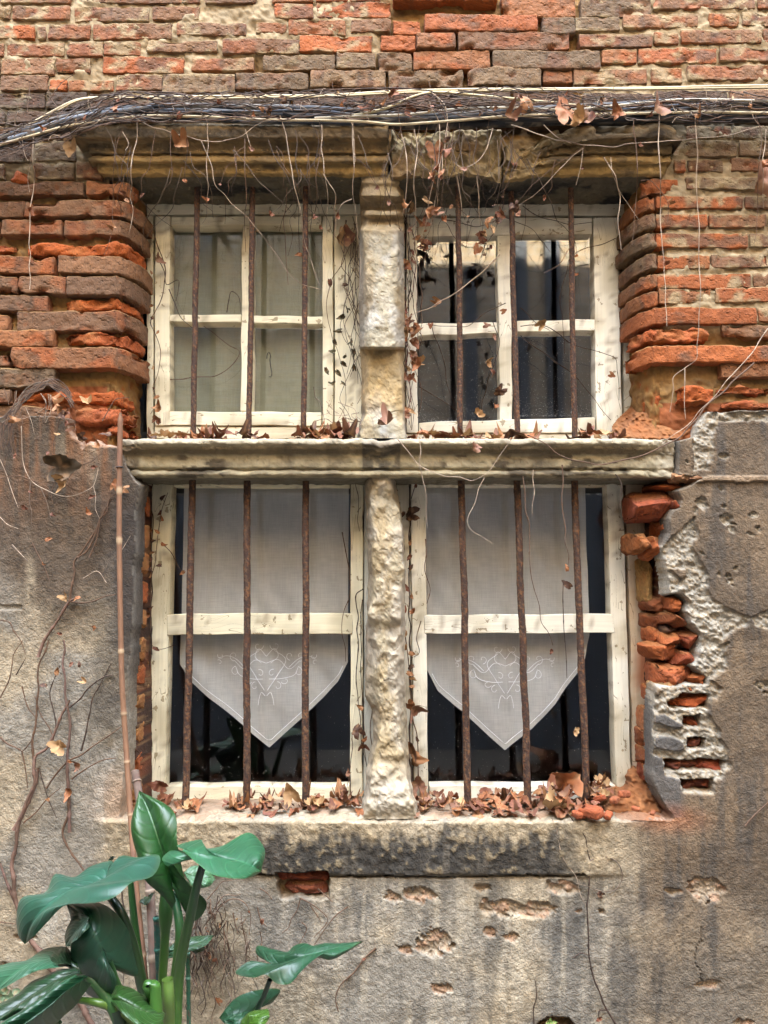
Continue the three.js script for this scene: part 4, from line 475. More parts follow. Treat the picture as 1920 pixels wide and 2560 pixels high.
{
  const pave = tex(512, (u, v) => { const k = 0.6 + 0.35 * pf(u, v, 20, 5, 120); return [k, k * 0.97, k * 0.92]; }, true, 1.7);
  const g = new THREE.PlaneGeometry(240, 240); g.rotateX(-Math.PI / 2); const uv = g.attributes.uv; for (let i = 0; i < uv.count; i++) uv.setXY(i, uv.getX(i) * 240, uv.getY(i) * 240);
  struct('ground', g, new THREE.MeshStandardMaterial({ map: pave, color: new THREE.Color(0.2, 0.19, 0.18), roughness: 0.95 }));
  // the house across the court, which the panes reflect
  const op = thing('courtyard_house', 'sunlit brick house across the court, seen only reflected in the upper panes', 'house', [0, 0, 5.3]);
  const courses = tex(512, (u, v) => { const r = Math.floor(v * 10), f = v * 10 - r, x = u * 4 + (r % 2) * 0.5, fx = x - Math.floor(x), w = (a) => (pn(u * 30, v * 30, 30, a) - 0.5) * 0.1; const jo = f < 0.2 + w(1) || fx < 0.06 + w(2) * 0.4; const t = h3(Math.floor(x) % 4, r, 77), s = 0.85 + 0.3 * pf(u, v, 40, 3, 90); return jo ? [0.82 * s, 0.81 * s, 0.77 * s] : [(0.74 + 0.12 * t) * s, (0.67 + 0.1 * t) * s, (0.55 + 0.1 * t) * s]; }, true, 0.9);
  const wallM = new THREE.MeshStandardMaterial({ map: courses, roughness: 0.95 }), wallW = new THREE.MeshStandardMaterial({ map: courses, roughness: 0.95, color: new THREE.Color(0.5, 0.42, 0.36) }), uvm = g2 => { const p = g2.attributes.position, t = g2.attributes.uv; for (let i = 0; i < p.count; i++) t.setXY(i, p.getX(i) + p.getZ(i), p.getY(i)); return g2; };
  const ob = (w, h, d, x, y, z) => { const q = new THREE.BoxGeometry(w, h, d); q.translate(x, y, z); return uvm(q); };
  mesh('wall', ob(14, 6.5, 0.4, 0, 3.25, 0.2), wallM, op);
  for (const s of [-1, 1]) mesh('wing_wall', ob(0.4, 6.3, 5.0, s * 4.4, 3.15, -2.7), wallW, op);
  const shut = new THREE.MeshStandardMaterial({ color: new THREE.Color(0.13, 0.15, 0.18), roughness: 0.7 }), dk = new THREE.MeshStandardMaterial({ color: new THREE.Color(0.05, 0.05, 0.055), roughness: 0.5 });
  for (const [x, w, y0, y1] of [[1.425, 0.13, 2.6, 5.6], [1.76, 0.16, 2.6, 6.2], [-1.85, 0.14, 2.6, 6.2], [0.9, 0.12, 2.6, 4.9]]) mesh('shutter', ob(w, y1 - y0, 0.06, x, (y0 + y1) / 2, -0.031), shut, op);
  for (const [x, w, y0, y1] of [[3.4, 0.9, 2.6, 4.4], [-3.6, 1.0, 2.6, 4.4], [-0.3, 0.5, 2.7, 4.2]]) mesh('window', ob(w, y1 - y0, 0.05, x, (y0 + y1) / 2, -0.026), dk, op);
  mesh('plinth', ob(14, 2.5, 0.07, 0, 1.25, -0.036), shut, op);
  mesh('cornice', ob(14.2, 0.2, 0.75, 0, 6.6, 0.09), wallM, op);
}
// ---------------------------------------------------------------- curtains and blind
Object.assign(rg, { u: (x, y) => [960 + x * Zm, y * Zm], f: (x, y) => [x * Zm, 1600 + y * Zm], h: (x, y) => [960 + x * Zm, 1500 + y * Zm], i: (x, y) => [x * 0.38577, 180 + y * 0.38577], j: (x, y) => [640 + x * 0.38577, 180 + y * 0.38577], k: (x, y) => [1280 + x * 0.38577, 180 + y * 0.38577], g: (x, y) => [380 + x * 0.33755, 2080 + y * 0.33755], z: (x, y) => [x * 0.28933, 2080 + y * 0.28933] });
const weave = tex(512, (u, v) => { const a = Math.sin(u * 512 * 0.9) * 0.5, k = 0.86 + 0.06 * pn(u * 200, v * 8, 200, 5) + 0.06 * pn(u * 8, v * 200, 200, 6) + 0.08 * (pf(u, v, 6, 3, 9) - 0.5) + 0.01 * a; return [k, k, k * 0.99]; }, true, 0.22);
const cloth = new THREE.MeshPhysicalMaterial({ color: new THREE.Color(0.72, 0.72, 0.72), vertexColors: true, map: weave, roughness: 1, side: THREE.DoubleSide, transmission: 0.3, thickness: 0 });
const thread = new THREE.MeshStandardMaterial({ vertexColors: true, roughness: 0.9 });
function curtain(label, z, hem, topY, col, seed, emb) { // hem: layout points from the left edge to the right one
  const hp = hem.map(q => P(q[0], q[1], z)), xs = hp.map(q => q[0]), x0 = xs[0], x1 = xs[xs.length - 1], yt = P(960, topY, z)[1];
  const hemY = x => { let i = 1; while (i < xs.length - 1 && xs[i] < x) i++; return mix(hp[i - 1][1], hp[i][1], clamp((x - xs[i - 1]) / (xs[i] - xs[i - 1]))); };
  const base = [(x0 + x1) / 2, yt, z], o = thing('curtain', label, 'curtain', base, emb ? 'curtains behind the lower lights' : undefined);
  const fold = (x, y) => 0.0055 * Math.sin(x * (30 + seed) + 4 * n2(x * 6, y * 3, seed)) + 0.02 * (f2(x * 5 + y * 2.5, y * 2 - x, 3, seed) - 0.5) + 0.018 * (f2(x * 12 + y * 9, y * 3, 2, seed + 4) - 0.5);
  const g = surf(110, 120, (u, v) => { const x = mix(x0, x1, u), y = mix(hemY(x), yt, v), e = Math.min((x - x0), (x1 - x)), hemBand = y - hemY(x) < 0.016 || e < 0.014 ? 1.12 : 1; return [x - base[0], y - base[1], fold(x, y), ...ml(col, hemBand), x, y]; });
  mesh('cloth', g, cloth, o);
  if (!emb) return o;
  const put = (pts, r, name) => mesh(name, tube(pts.map(q => new THREE.Vector3(q[0] - base[0], q[1] - base[1], fold(q[0], q[1]) + 0.0012)), r, pts.length * 3, 4, () => [0.85, 0.85, 0.85]), thread, o);
  const st = []; for (let i = 0; i <= 40; i++) { const x = mix(x0 + 0.014, x1 - 0.014, i / 40); st.push([x, hemY(x) + 0.0165]); } put(st, 0.0008, 'hem_stitch');
  const c = P(emb[0], emb[1], z), E = [], spiral = (a, b, r0, dir, turn, lead) => { const p = []; for (let i = 0; i <= 16; i++) { const t = i / 16, an = lead + dir * t * turn, r = r0 * (1 - 0.75 * t); p.push([a + Math.cos(an) * r, b + Math.sin(an) * r]); } return p; };
  for (const s of [-1, 1]) {
    const L = [[0.004, -0.06, 0.03, -0.02, 0.05, 0.02, 0.02, 0.045], [0.0, 0.012, 0.03, 0.02, 0.06, -0.005, 0.09, 0.018], [0.008, -0.03, 0.04, -0.03, 0.075, -0.02, 0.085, 0.0], [0.06, 0.0, 0.085, 0.022, 0.11, 0.03, 0.132, 0.024], [0.0, 0.03, 0.02, 0.05, 0.03, 0.03, 0.012, 0.012], [0.002, -0.075, 0.012, -0.066, 0.018, -0.08, 0.021, -0.1]];
    for (const q of L) { const p = []; for (let i = 0; i < 8; i += 2) p.push(new THREE.Vector3(q[i], q[i + 1], 0)); E.push(new THREE.CatmullRomCurve3(p).getPoints(14).map(v => [c[0] + s * v.x, c[1] + v.y])); }
    for (const q of [[0.022, 0.058, 0.014, 1, 5, 3.1], [0.09, 0.03, 0.014, 1, 5.2, -1.6], [0.062, 0.03, 0.012, -1, 5, 4.7], [0.016, -0.015, 0.011, 1, 4.6, 1.2], [0.085, -0.012, 0.014, -1, 5, 1.6], [0.05, -0.035, 0.011, 1, 4.5, 3.5], [0.125, 0.03, 0.01, -1, 4.6, 0.4], [0.03, -0.05, 0.012, -1, 4.6, 1.6], [0.13, 0.012, 0.008, 1, 4, 1]]) E.push(spiral(q[0], q[1], q[2], q[3], q[4], q[5]).map(a => [c[0] + s * a[0], c[1] + a[1]]));
  }
  for (const p of E) put(p, 0.0007, 'embroidery');
  return o;
}
const cc = (k, ...a) => poly(k, ...a);
curtain('white embroidered curtain with a dark gap left of it, in the light by the cane', -0.192, cc('f', 778, 105, 800, 138, 828, 178, 900, 245, 1052, 370, 1162, 467, 1305, 335, 1400, 245, 1460, 180, 1503, 95), 1205, C(232, 227, 218), 5, [667, 1668]);
curtain('white embroidered curtain with a dark gap right of it, beside the broken brickwork', -0.192, cc('h', 185, 300, 232, 392, 300, 452, 345, 487, 440, 575, 523, 650, 630, 560, 740, 450, 835, 318, 868, 250, 884, 150), 1205, C(232, 227, 218), 15, [1263, 1676]);
curtain('plain pale grey-green blind behind the upper left panes', -0.20, [[395, 1056], [600, 1056], [820, 1056]], 480, C(160, 158, 128), 25);
// ---------------------------------------------------------------- cables over the lintel
const V = (k, z, ...a) => { const o = []; for (let i = 0; i < a.length; i += 2) { const q = rg[k](a[i], a[i + 1]); o.push(PV(q[0], q[1], typeof z === 'function' ? z(i / 2) : z)); } return o; };
function cable(label, pts, r, col, rough = 0.5) { if (r < 0.005) r *= 0.78; rough = 0.7;
  const m = mesh('cable', tube(pts, (v, a) => r * (0.97 + 0.06 * n2(v * 90, a, 4)), 160, 8, (v, a, o) => ml(mc(col, C(150, 136, 116), ss(0.5, 0.75, f2(v * 60, a, 3, 6)) * 0.5), 0.9 + 0.2 * n2(v * 40, 2, 2))), new THREE.MeshStandardMaterial({ vertexColors: true, roughness: rough }));
  const b = pts[0]; m.geometry.translate(-b.x, -b.y, -b.z); m.position.copy(b); return tag(m, label, 'cable', 'cables strapped along the wall above the window');
}
const cr = C(196, 180, 146), bk = C(36, 38, 44), bl = C(66, 72, 84);
cable('cream cable running highest of all along the bricks', [...V('i', 0.03, -300, 520, 60, 400, 200, 335, 330, 262, 480, 188, 600, 168, 1000, 163, 1600, 156), ...V('j', 0.03, 500, 150, 860, 128, 1300, 114), ...V('k', 0.03, 200, 110, 900, 104, 1400, 92, 2000, 86)], 0.0042, cr);
cable('second cream cable, just under the highest one', [...V('i', 0.034, -300, 560, 0, 440, 230, 340, 360, 262, 520, 182, 700, 172, 1200, 176), ...V('j', 0.034, 60, 166, 500, 158, 900, 138, 1400, 124), ...V('k', 0.034, 200, 118, 900, 112, 1500, 104, 2000, 100)], 0.0034, C(176, 158, 122));
cable('cream cable lowest of the bundle, resting on the lintel edge', [...V('i', 0.078, -300, 560, 0, 472, 210, 412, 440, 350, 700, 312, 900, 287, 1150, 286, 1500, 298), ...V('j', 0.078, 0, 308, 450, 314, 700, 322, 900, 340, 1100, 330, 1300, 314, 1560, 292), ...V('k', 0.078, 60, 282, 300, 276, 700, 272, 1200, 260, 1659, 266, 2000, 270)], 0.0042, cr);
cable('cream cable that rises in a hump above the mullion', [...V('j', 0.072, 560, 292, 740, 262, 900, 214, 1010, 164, 1130, 134, 1260, 136, 1450, 154), ...V('k', 0.07, 0, 174, 180, 192, 400, 215, 700, 262, 900, 270)], 0.0045, C(190, 172, 130));
cable('pale cable sagging gently across the middle of the bundle', [...V('j', 0.074, 380, 300, 650, 288, 980, 276, 1300, 242, 1600, 232), ...V('k', 0.074, 60, 235, 400, 246, 640, 222, 850, 200, 1100, 180, 1659, 190, 2000, 200)], 0.0044, C(180, 170, 150));
cable('thick black cable at the back of the bundle', [...V('i', 0.045, -300, 540, 30, 425, 200, 372, 380, 310, 600, 270, 900, 235, 1200, 226, 1659, 234), ...V('j', 0.045, 300, 240, 700, 262, 1100, 292, 1659, 258), ...V('k', 0.045, 300, 236, 600, 224, 1100, 196, 1659, 214, 2000, 225)], 0.0095, bk, 0.35);
cable('thick black cable low in the bundle behind the cream ones', [...V('i', 0.055, -300, 575, 40, 470, 220, 425, 420, 370, 700, 320, 950, 268, 1300, 258, 1659, 274), ...V('j', 0.055, 300, 286, 650, 298, 1100, 312, 1500, 290), ...V('k', 0.055, 0, 300, 500, 302, 1000, 296, 1400, 270, 2000, 262)], 0.0085, bk, 0.35);
cable('blue-grey cable end lying slanted at the far left', [...V('i', 0.072, 58, 440, 180, 404, 270, 372, 390, 325, 560, 285, 760, 258, 990, 226)], 0.007, C(104, 110, 120), 0.3);
cable('thin black cable under the pale ones', [...V('i', 0.066, 820, 318, 1100, 300, 1400, 312, 1659, 326), ...V('j', 0.066, 300, 328, 620, 334, 1000, 308, 1300, 300, 1659, 262), ...V('k', 0.066, 300, 270, 500, 288, 900, 262, 1200, 232, 1659, 206, 2000, 200)], 0.0052, bk, 0.35);
cable('thin blue-black cable threaded through the bundle', [...V('i', 0.062, 840, 245, 1100, 262, 1500, 256), ...V('j', 0.062, 0, 256, 400, 252, 800, 300, 1000, 318, 1400, 280), ...V('k', 0.062, 0, 262, 600, 250, 1200, 212, 1659, 232, 2000, 240)], 0.0045, bl, 0.3);
cable('wide black conduit behind the lintel top', [...V('j', 0.03, 760, 330, 1000, 345, 1300, 340, 1659, 330), ...V('k', 0.03, 300, 318, 700, 322, 1100, 312, 1659, 296, 2000, 290)], 0.011, C(34, 34, 38), 0.45);
// ---------------------------------------------------------------- dead leaves
const leafPal = [C(146, 88, 56), C(172, 108, 64), C(122, 74, 54), C(186, 134, 92), C(160, 116, 96), C(92, 60, 42), C(200, 164, 120), C(134, 80, 58)];
const leafMat = new THREE.MeshStandardMaterial({ color: new THREE.Color(0.6, 0.55, 0.47), vertexColors: true, roughness: 0.75, side: THREE.DoubleSide });
function leafGeo(seed, lobes, curl, col, wide = 1) { // one unit across, lying in x-y, petiole at the origin side
  const q = rng(seed * 131 + 7), A = 36, Rn = 6, a1 = (q() - 0.5) * 2 * curl, a2 = (q() - 0.3) * 2 * curl, a3 = (q() - 0.5) * curl, tw = (q() - 0.5) * 2.2 * curl, ph = q() * 6;
  const out = th => { const t = Math.abs(th); let r = lobes ? 0.36 + 0.16 * Math.pow(Math.max(0, Math.cos(t * 2.5)), 1.5) + (t < 0.45 ? 0.10 * (1 - t / 0.45) : 0) - (t > 2.7 ? (t - 2.7) * 0.55 : 0) : 0.42 * (1 - 0.24 * Math.abs(Math.sin(t))) + (t < 0.4 ? 0.14 * (1 - t / 0.4) : 0) - (t > 2.8 ? (t - 2.8) * 0.5 : 0); return r * (1 + 0.05 * Math.sin(th * 13 + ph) + 0.03 * (q() - 0.5)); };
  const R_ = []; for (let i = 0; i <= A; i++) R_.push(out((i / A - 0.5) * 2 * Math.PI)); R_[A] = R_[0];
  return surf(A, Rn, (u, v, i) => {
    const th = (u - 0.5) * 2 * Math.PI, r = R_[i] * v; let x = Math.sin(th) * r * wide, y = Math.cos(th) * r;
    const n = n3(x * 5 + seed, y * 5, 2) - 0.5; let z = a1 * x * x * 3 + a2 * y * y * 3 + a3 * x * y * 3 + n * 0.28 * curl + Math.abs(x) * 0.35 * curl + tw * x * y;
    const vein = Math.min(Math.abs(Math.sin(th * (lobes ? 2.5 : 5))), 1), k = ml(mc(col, C(186, 148, 110), ss(0.5, 0.8, n3(x * 7 + seed, y * 7, 8)) * 0.5), (0.78 + 0.3 * n3(x * 14, y * 14, seed)) * (vein < 0.14 ? 1.18 : 1));
    return [x, y, z, ...k, u, v];
  });
}
const LG = [], LS = []; for (let i = 0; i < 18; i++) { LG.push(leafGeo(i + 1, true, 0.35 + 0.6 * h3(i, 1, 1), leafPal[i % 8], 0.9 + 0.25 * h3(i, 2, 1))); LS.push(leafGeo(i + 51, false, 0.4 + 0.6 * h3(i, 1, 2), leafPal[(i * 3) % 8], 0.75)); }
function fallen(px, py, z, size, label, group, o = {}) {
  const k = Math.floor(R() * 18), m = mesh('fallen_leaf', o.geo || (o.small ? LS : LG)[o.v ?? k], o.mat || leafMat), p = o.at || P(px, py, z);
  m.position.set(...p); m.scale.setScalar(size); m.rotation.set(o.rx ?? rr(-1.9, -0.7), o.ry ?? rr(-0.6, 0.6), o.rz ?? rr(0, 6.28), 'YXZ'); return tag(m, label, 'dead leaf', group);
}
function heap(x0, x1, n, y, z0, z1, s0, s1, pile, label, group, dens) {
  for (let i = 0; i < n; i++) { let px = mix(x0, x1, R()); for (let t = 0; t < 6 && dens && R() > dens(px); t++) px = mix(x0, x1, R()); const z = mix(z0, z1, R()), s = mix(s0, s1, R() * R() + 0.15), X = P(px, 1300, z)[0]; fallen(0, 0, 0, s, label, group, { at: [X, y(X, z) + 0.004 + pile(px) * R() + s * 0.06, z], rx: rr(-2.05, -0.95), ry: rr(-0.7, 0.7) }); }
}
heap(1010, 1190, 36, sillTop, -0.11, -0.004, 0.02, 0.042, () => 0.022, 'small dry leaf in the drift at the mullion end of the lower right sill', 'leaves drifted against the mullion on the lower right sill');
heap(1180, 1500, 96, sillTop, -0.12, 0.0, 0.026, 0.058, px => 0.014 + 0.026 * ss(1230, 1400, px), 'curled brown leaf in the big heap behind the bars of the lower right sill', 'leaves heaped on the lower right sill');
heap(800, 930, 16, sillTop, -0.12, -0.02, 0.026, 0.05, () => 0.015, 'dry leaf by the mullion end of the lower left sill', 'leaves at the mullion end of the lower left sill');
heap(420, 800, 60, sillTop, -0.11, -0.005, 0.02, 0.044, px => px > 700 ? 0.02 : 0.008, 'flat brown leaf strewn along the lower left sill', 'leaves strewn on the lower left sill', px => px < 480 ? 0.6 : px > 600 ? 1 : 0.45);
const upTop = () => TY + 0.004;
heap(370, 560, 22, upTop, -0.10, 0.02, 0.025, 0.05, () => 0.012, 'small leaf on the transom top at the rounded brick end', 'leaves on the transom beside the moulded bricks');
heap(490, 660, 16, upTop, -0.10, 0.01, 0.03, 0.06, () => 0.015, 'brown leaf on the transom between two upper left bars', 'leaves on the transom under the upper left light');
heap(740, 880, 26, upTop, -0.10, 0.02, 0.035, 0.065, px => 0.016, 'reddish leaf in the pile at the foot of the upper mullion', 'leaf pile left of the upper mullion');
heap(1020, 1340, 42, upTop, -0.10, 0.02, 0.026, 0.055, px => 0.008, 'brown leaf in the row on the transom under the upper right light', 'leaves on the transom under the upper right light');
heap(1440, 1590, 16, upTop, -0.10, 0.02, 0.026, 0.055, () => 0.01, 'brown leaf on the transom next to the orange brick dust', 'leaves beside the upper heap of brick dust');
// named single leaves
fallen(...rg.t(782, 615), 0.075, 0.055, 'pale pointed dead leaf hanging on the left lintel moulding', null, { v: 3, rx: 0.2, rz: 3.4 });
fallen(...rg.u(790, 485), 0.1, 0.085, 'largest brown leaf, caught on the cables above the broken lintel', null, { v: 1, rx: -0.2, rz: 0.2 });
fallen(...rg.u(845, 535), 0.105, 0.055, 'pale pinkish leaf tucked under the largest leaf on the cables', null, { v: 6, rx: -0.3, rz: 2 });
fallen(...rg.u(880, 520), 0.1, 0.06, 'red-brown leaf close at the right of the largest leaf on the cables', null, { v: 2, rx: -0.4, rz: 4 });
fallen(...rg.u(1010, 488), 0.1, 0.04, 'small triangular leaf standing on the lowest cream cable', null, { v: 9, rx: 0.1, rz: 0.4 });
fallen(...rg.u(1195, 458), 0.1, 0.06, 'crumpled leaf on the cables near the end of the lintel', null, { v: 4, rx: -0.3, rz: 1 });
fallen(...rg.u(548, 500), 0.1, 0.055, 'grey folded leaf hooked over the cables beside the split in the lintel', null, { v: 12, rx: 0.1, rz: 2.8 });
fallen(...rg.u(222, 650), 0.06, 0.06, 'orange-brown leaf hanging in front of the hacked lintel block', null, { v: 1, rx: 0.1, rz: 3.4 });
fallen(...rg.u(620, 445), 0.1, 0.045, 'tan leaf pinched between the pale cables', null, { v: 11, rx: 0.1, rz: 0.5 });
fallen(...rg.u(45, 400), 0.08, 0.035, 'small orange leaf under the highest cable near the mullion line', null, { v: 8, rx: 0.1, rz: 1.6 });
fallen(...rg.j(735, 220), 0.085, 0.04, 'rusty leaf in the tangle left of the cable hump', null, { v: 0, rx: 0, rz: 2 });
fallen(...rg.j(985, 255), 0.085, 0.035, 'rusty leaf under the cable hump', null, { v: 16, rx: 0, rz: 1 });
fallen(...rg.t(305, 635), 0.05, 0.045, 'dry tan leaf dangling off the left tip of the lintel', null, { v: 14, rx: 0.2, rz: 3 });
fallen(...rg.u(1650, 765), 0.05, 0.1, 'large pale shrivelled leaf at the right edge beside the bricks', null, { v: 4, rx: 0.1, rz: 1.4 });
fallen(...rg.e(600, 1130), 0.045, 0.08, 'largest curled olive-brown leaf caught on the left plaster', null, { v: 0, geo: leafGeo(911, true, 0.55, C(74, 58, 32), 1.1), rx: 0.25, rz: -1.4, ry: 0.3 });
fallen(...rg.e(640, 1290), 0.045, 0.045, 'tan scrap hanging under the largest curled leaf on the left plaster', null, { v: 6, rx: 0.2, rz: 2.6 });
fallen(...rg.e(860, 500), 0.03, 0.032, 'pale curled leaf lying on the crumbling orange brick', null, { v: 6, rx: -0.6, rz: 1 });
fallen(...rg.e(545, 470), 0.04, 0.034, 'pale leaf caught in the arch of dry stems', null, { v: 3, rx: -0.3, rz: 2 });
fallen(...rg.e(1050, 810), 0.05, 0.034, 'white-edged leaf scrap by the top of the long cane', null, { v: 15, rx: -0.9, rz: 1.9, small: true });
fallen(...rg.f(262, 462), 0.03, 0.045, 'orange-tan curled leaf stuck on the plaster halfway up the left climber', null, { v: 6, rx: -0.2, rz: 1.2 });
fallen(...rg.f(295, 655), 0.03, 0.035, 'narrow tan leaf on the lower left climber', null, { v: 11, rx: 0.1, rz: 3, small: true });
fallen(...rg.f(338, 545), 0.03, 0.026, 'small mauve-grey leaf beside the white knot of the left climber', null, { v: 12, rx: 0, rz: 0.2 });
fallen(...rg.f(1260, 668), -0.045, 0.055, 'upright curled leaf standing against the lower left bars', null, { v: 14, rx: 0.1, rz: 0.3 });
fallen(...rg.f(690, 632), -0.12, 0.06, 'long narrow brown leaf leaning on the lower left frame corner', null, { v: 5, rx: -0.1, rz: 1.3, small: true });
fallen(...rg.h(790, 790), -0.05, 0.085, 'tallest pointed leaf standing out of the lower right heap', null, { v: 9, rx: 0.2, rz: 0.5 });
fallen(...rg.h(825, 562), -0.05, 0.022, 'tiny tan leaf hanging by a thread before the right curtain', null, { v: 6, rx: 0.1, rz: 3 });
fallen(...rg.v(795, 800), -0.055, 0.036, 'rolled orange leaf touching the last bar of the lower right light', null, { v: 7, rx: 0.2, rz: 0.9, small: true });
fallen(...rg.v(790, 728), -0.055, 0.024, 'small pale leaf above the rolled orange one', null, { v: 3, rx: 0.1, rz: 0.2, small: true });
fallen(...rg.v(400, 205), 0.05, 0.028, 'pinkish leaf lying on the transom cove', null, { v: 4, rx: -0.2, rz: 1 });
fallen(...rg.m(560, 2030), 0.03, 0.06, 'grey-tan broad leaf at the foot of the upper mullion', null, { v: 12, rx: -1.0, rz: 0.4 });
fallen(...rg.c(935, 545), 0.018, 0.02, 'small dark leaf on the lower right runner', null, { v: 5, rx: 0, rz: 1 });
fallen(...rg.g(495, 1255), 0.03, 0.02, 'small orange leaf low in the grey tangle', null, { v: 1, rx: 0, rz: 1 });
// ---------------------------------------------------------------- dry creepers: stems and clinging leaves
const stemCol = (base, seed) => (v, a, o) => ml(mc(base, C(90, 68, 50), ss(0.45, 0.65, n2(v * 14, seed, 3)) * 0.5), 0.75 + 0.5 * n2(v * 40, a + seed, 5));
const pale_ = C(196, 174, 150), brownS = C(104, 76, 54), darkS = C(64, 46, 34), greyS = C(116, 100, 84);
let strandNo = 0;
function creeper(name, label, group) { const o = thing(name, label, 'creeper', [0, 0, 0], group); o.userData.first = true; return o; }
function stem(o, pts, r, col, kink = 0.004) {      // joint-like kinks between the given points
  const id = ++strandNo, q = rng(id * 31 + 1), out = []; for (let i = 0; i < pts.length; i++) { out.push(pts[i]); if (i < pts.length - 1) { const d = pts[i].distanceTo(pts[i + 1]), m = Math.max(1, Math.min(5, Math.round(d / 0.035))); for (let j = 1; j < m; j++) out.push(pts[i].clone().lerp(pts[i + 1], j / m).add(new THREE.Vector3((q() - 0.5) * 2 * kink, (q() - 0.5) * 2 * kink, (q() - 0.5) * kink))); } }
  if (o.userData.first) { o.position.copy(pts[0]); delete o.userData.first; }
  const n = out.length, g = tube(out, (v, a) => { const f = v * n * 0.7, node = Math.abs(f - Math.round(f)); return r * (1 - 0.45 * v) * (node < 0.08 ? 1.35 : 1) * (0.9 + 0.2 * n2(v * 60, id, 2)); }, Math.min(110, n * 5), 5, stemCol(col, id));
  return mesh('stem', g.translate(-o.position.x, -o.position.y, -o.position.z), M.stem, o);
}
function leafOn(o, p, size, v, small, rot) { const m = mesh('leaf', (small ? LS : LG)[v % 18], leafMat, o); m.position.copy(p).sub(o.position); m.scale.setScalar(size); m.rotation.set(rot?.[0] ?? rr(-0.7, 0.7), rot?.[1] ?? rr(-0.8, 0.8), rot?.[2] ?? rr(0, 6.28)); return m; }
const wander = (a, b, n, amp, sag = 0, q = R) => { const o = []; for (let i = 0; i <= n; i++) { const t = i / n; o.push(a.clone().lerp(b, t).add(new THREE.Vector3((q() - 0.5) * amp, (q() - 0.5) * amp - sag * Math.sin(t * Math.PI), (q() - 0.5) * amp * 0.5))); } return o; };
// the tangle that rides on the cables
{
  const o = creeper('dry_creeper', 'tangled mat of dry purple-brown stems riding along the cables above the window');
  const bun = px => px < 60 ? 350 - px * 0.1 : px < 310 ? mix(344, 268, ss(60, 310, px)) - 0.03 * (310 - px) : 262 + 6 * Math.sin(px * 0.004), wid = px => px < 200 ? 34 : 30;
  stem(o, wander(PV(1940, 268, 0.08), PV(1300, 262, 0.085), 14, 0.02), 0.0026, brownS);
  for (let i = 0; i < 115; i++) { let x = rr(-80, 1900); const len = rr(160, 620), dir = R() < 0.5 ? 1 : -1, n = Math.round(len / 45) + 2, off = rr(-1, 1), pts = []; let w = off; for (let k = 0; k <= n; k++) { w = clamp(w + rr(-0.45, 0.45), -1.25, 1.25); const X = x + dir * len * k / n; pts.push(PV(X, bun(X) + w * wid(X), 0.055 + 0.05 * R())); } stem(o, pts, rr(0.0009, 0.0018), [brownS, darkS, darkS, darkS, darkS, brownS, darkS, greyS][i % 8], 0.006); }
  for (let i = 0; i < 110; i++) { const x = rr(0, 1920), y = bun(x) + rr(-26, 26); stem(o, wander(PV(x, y, 0.085), PV(x + rr(-40, 40), y + rr(-34, 34), 0.09), 3, 0.02), 0.0009, [brownS, pale_, darkS][i % 3]); }
  for (let i = 0; i < 34; i++) { const x = rr(100, 1900); leafOn(o, PV(x, bun(x) + rr(-28, 30), 0.095), rr(0.012, 0.026), i, i % 2 === 0); }
  for (let i = 0; i < 14; i++) { const x = rr(-10, 180); stem(o, wander(PV(x, bun(x) + rr(-30, 30), 0.06), PV(x + rr(-120, 140), bun(x) + rr(-90, 70), 0.05), 5, 0.025), 0.0010, [brownS, greyS][i % 2]); }
  for (const p of [V('i', 0.02, 380, 240, 330, 170, 310, 110), V('i', 0.02, 320, 180, 400, 70, 440, 40, 480, 15), V('i', 0.02, 175, 260, 190, 130, 195, 40), V('j', 0.09, 1130, 100, 1118, 55)]) stem(o, p, 0.0012, brownS);
}
{ // finer dark side shoots among the hanging stems
  const o = creeper('dry_creeper', 'fine dark twigs spreading from the cables across the lintel and upper panes');
  stem(o, V('t', 0.08, 1380, 520, 1384, 560, 1390, 600), 0.001, darkS);
  for (let i = 0; i < 70; i++) { let x = i < 40 ? rr(250, 1560) : rr(960, 1300), y = rr(285, 430), n = 3 + Math.floor(R() * 6), pts = [], dx = rr(-16, 16); for (let k = 0; k <= n; k++) { pts.push(PV(x, y, y < 440 ? 0.074 : mix(0.07, -0.06, ss(440, 640, y)))); x += dx + rr(-16, 16); y += rr(18, 50); dx += rr(-5, 5); } stem(o, pts, rr(0.0007, 0.0011), [brownS, darkS, greyS, darkS][i % 4], 0.006); if (i % 3 === 0) leafOn(o, pts[pts.length - 1], rr(0.012, 0.024), i, true); }
}
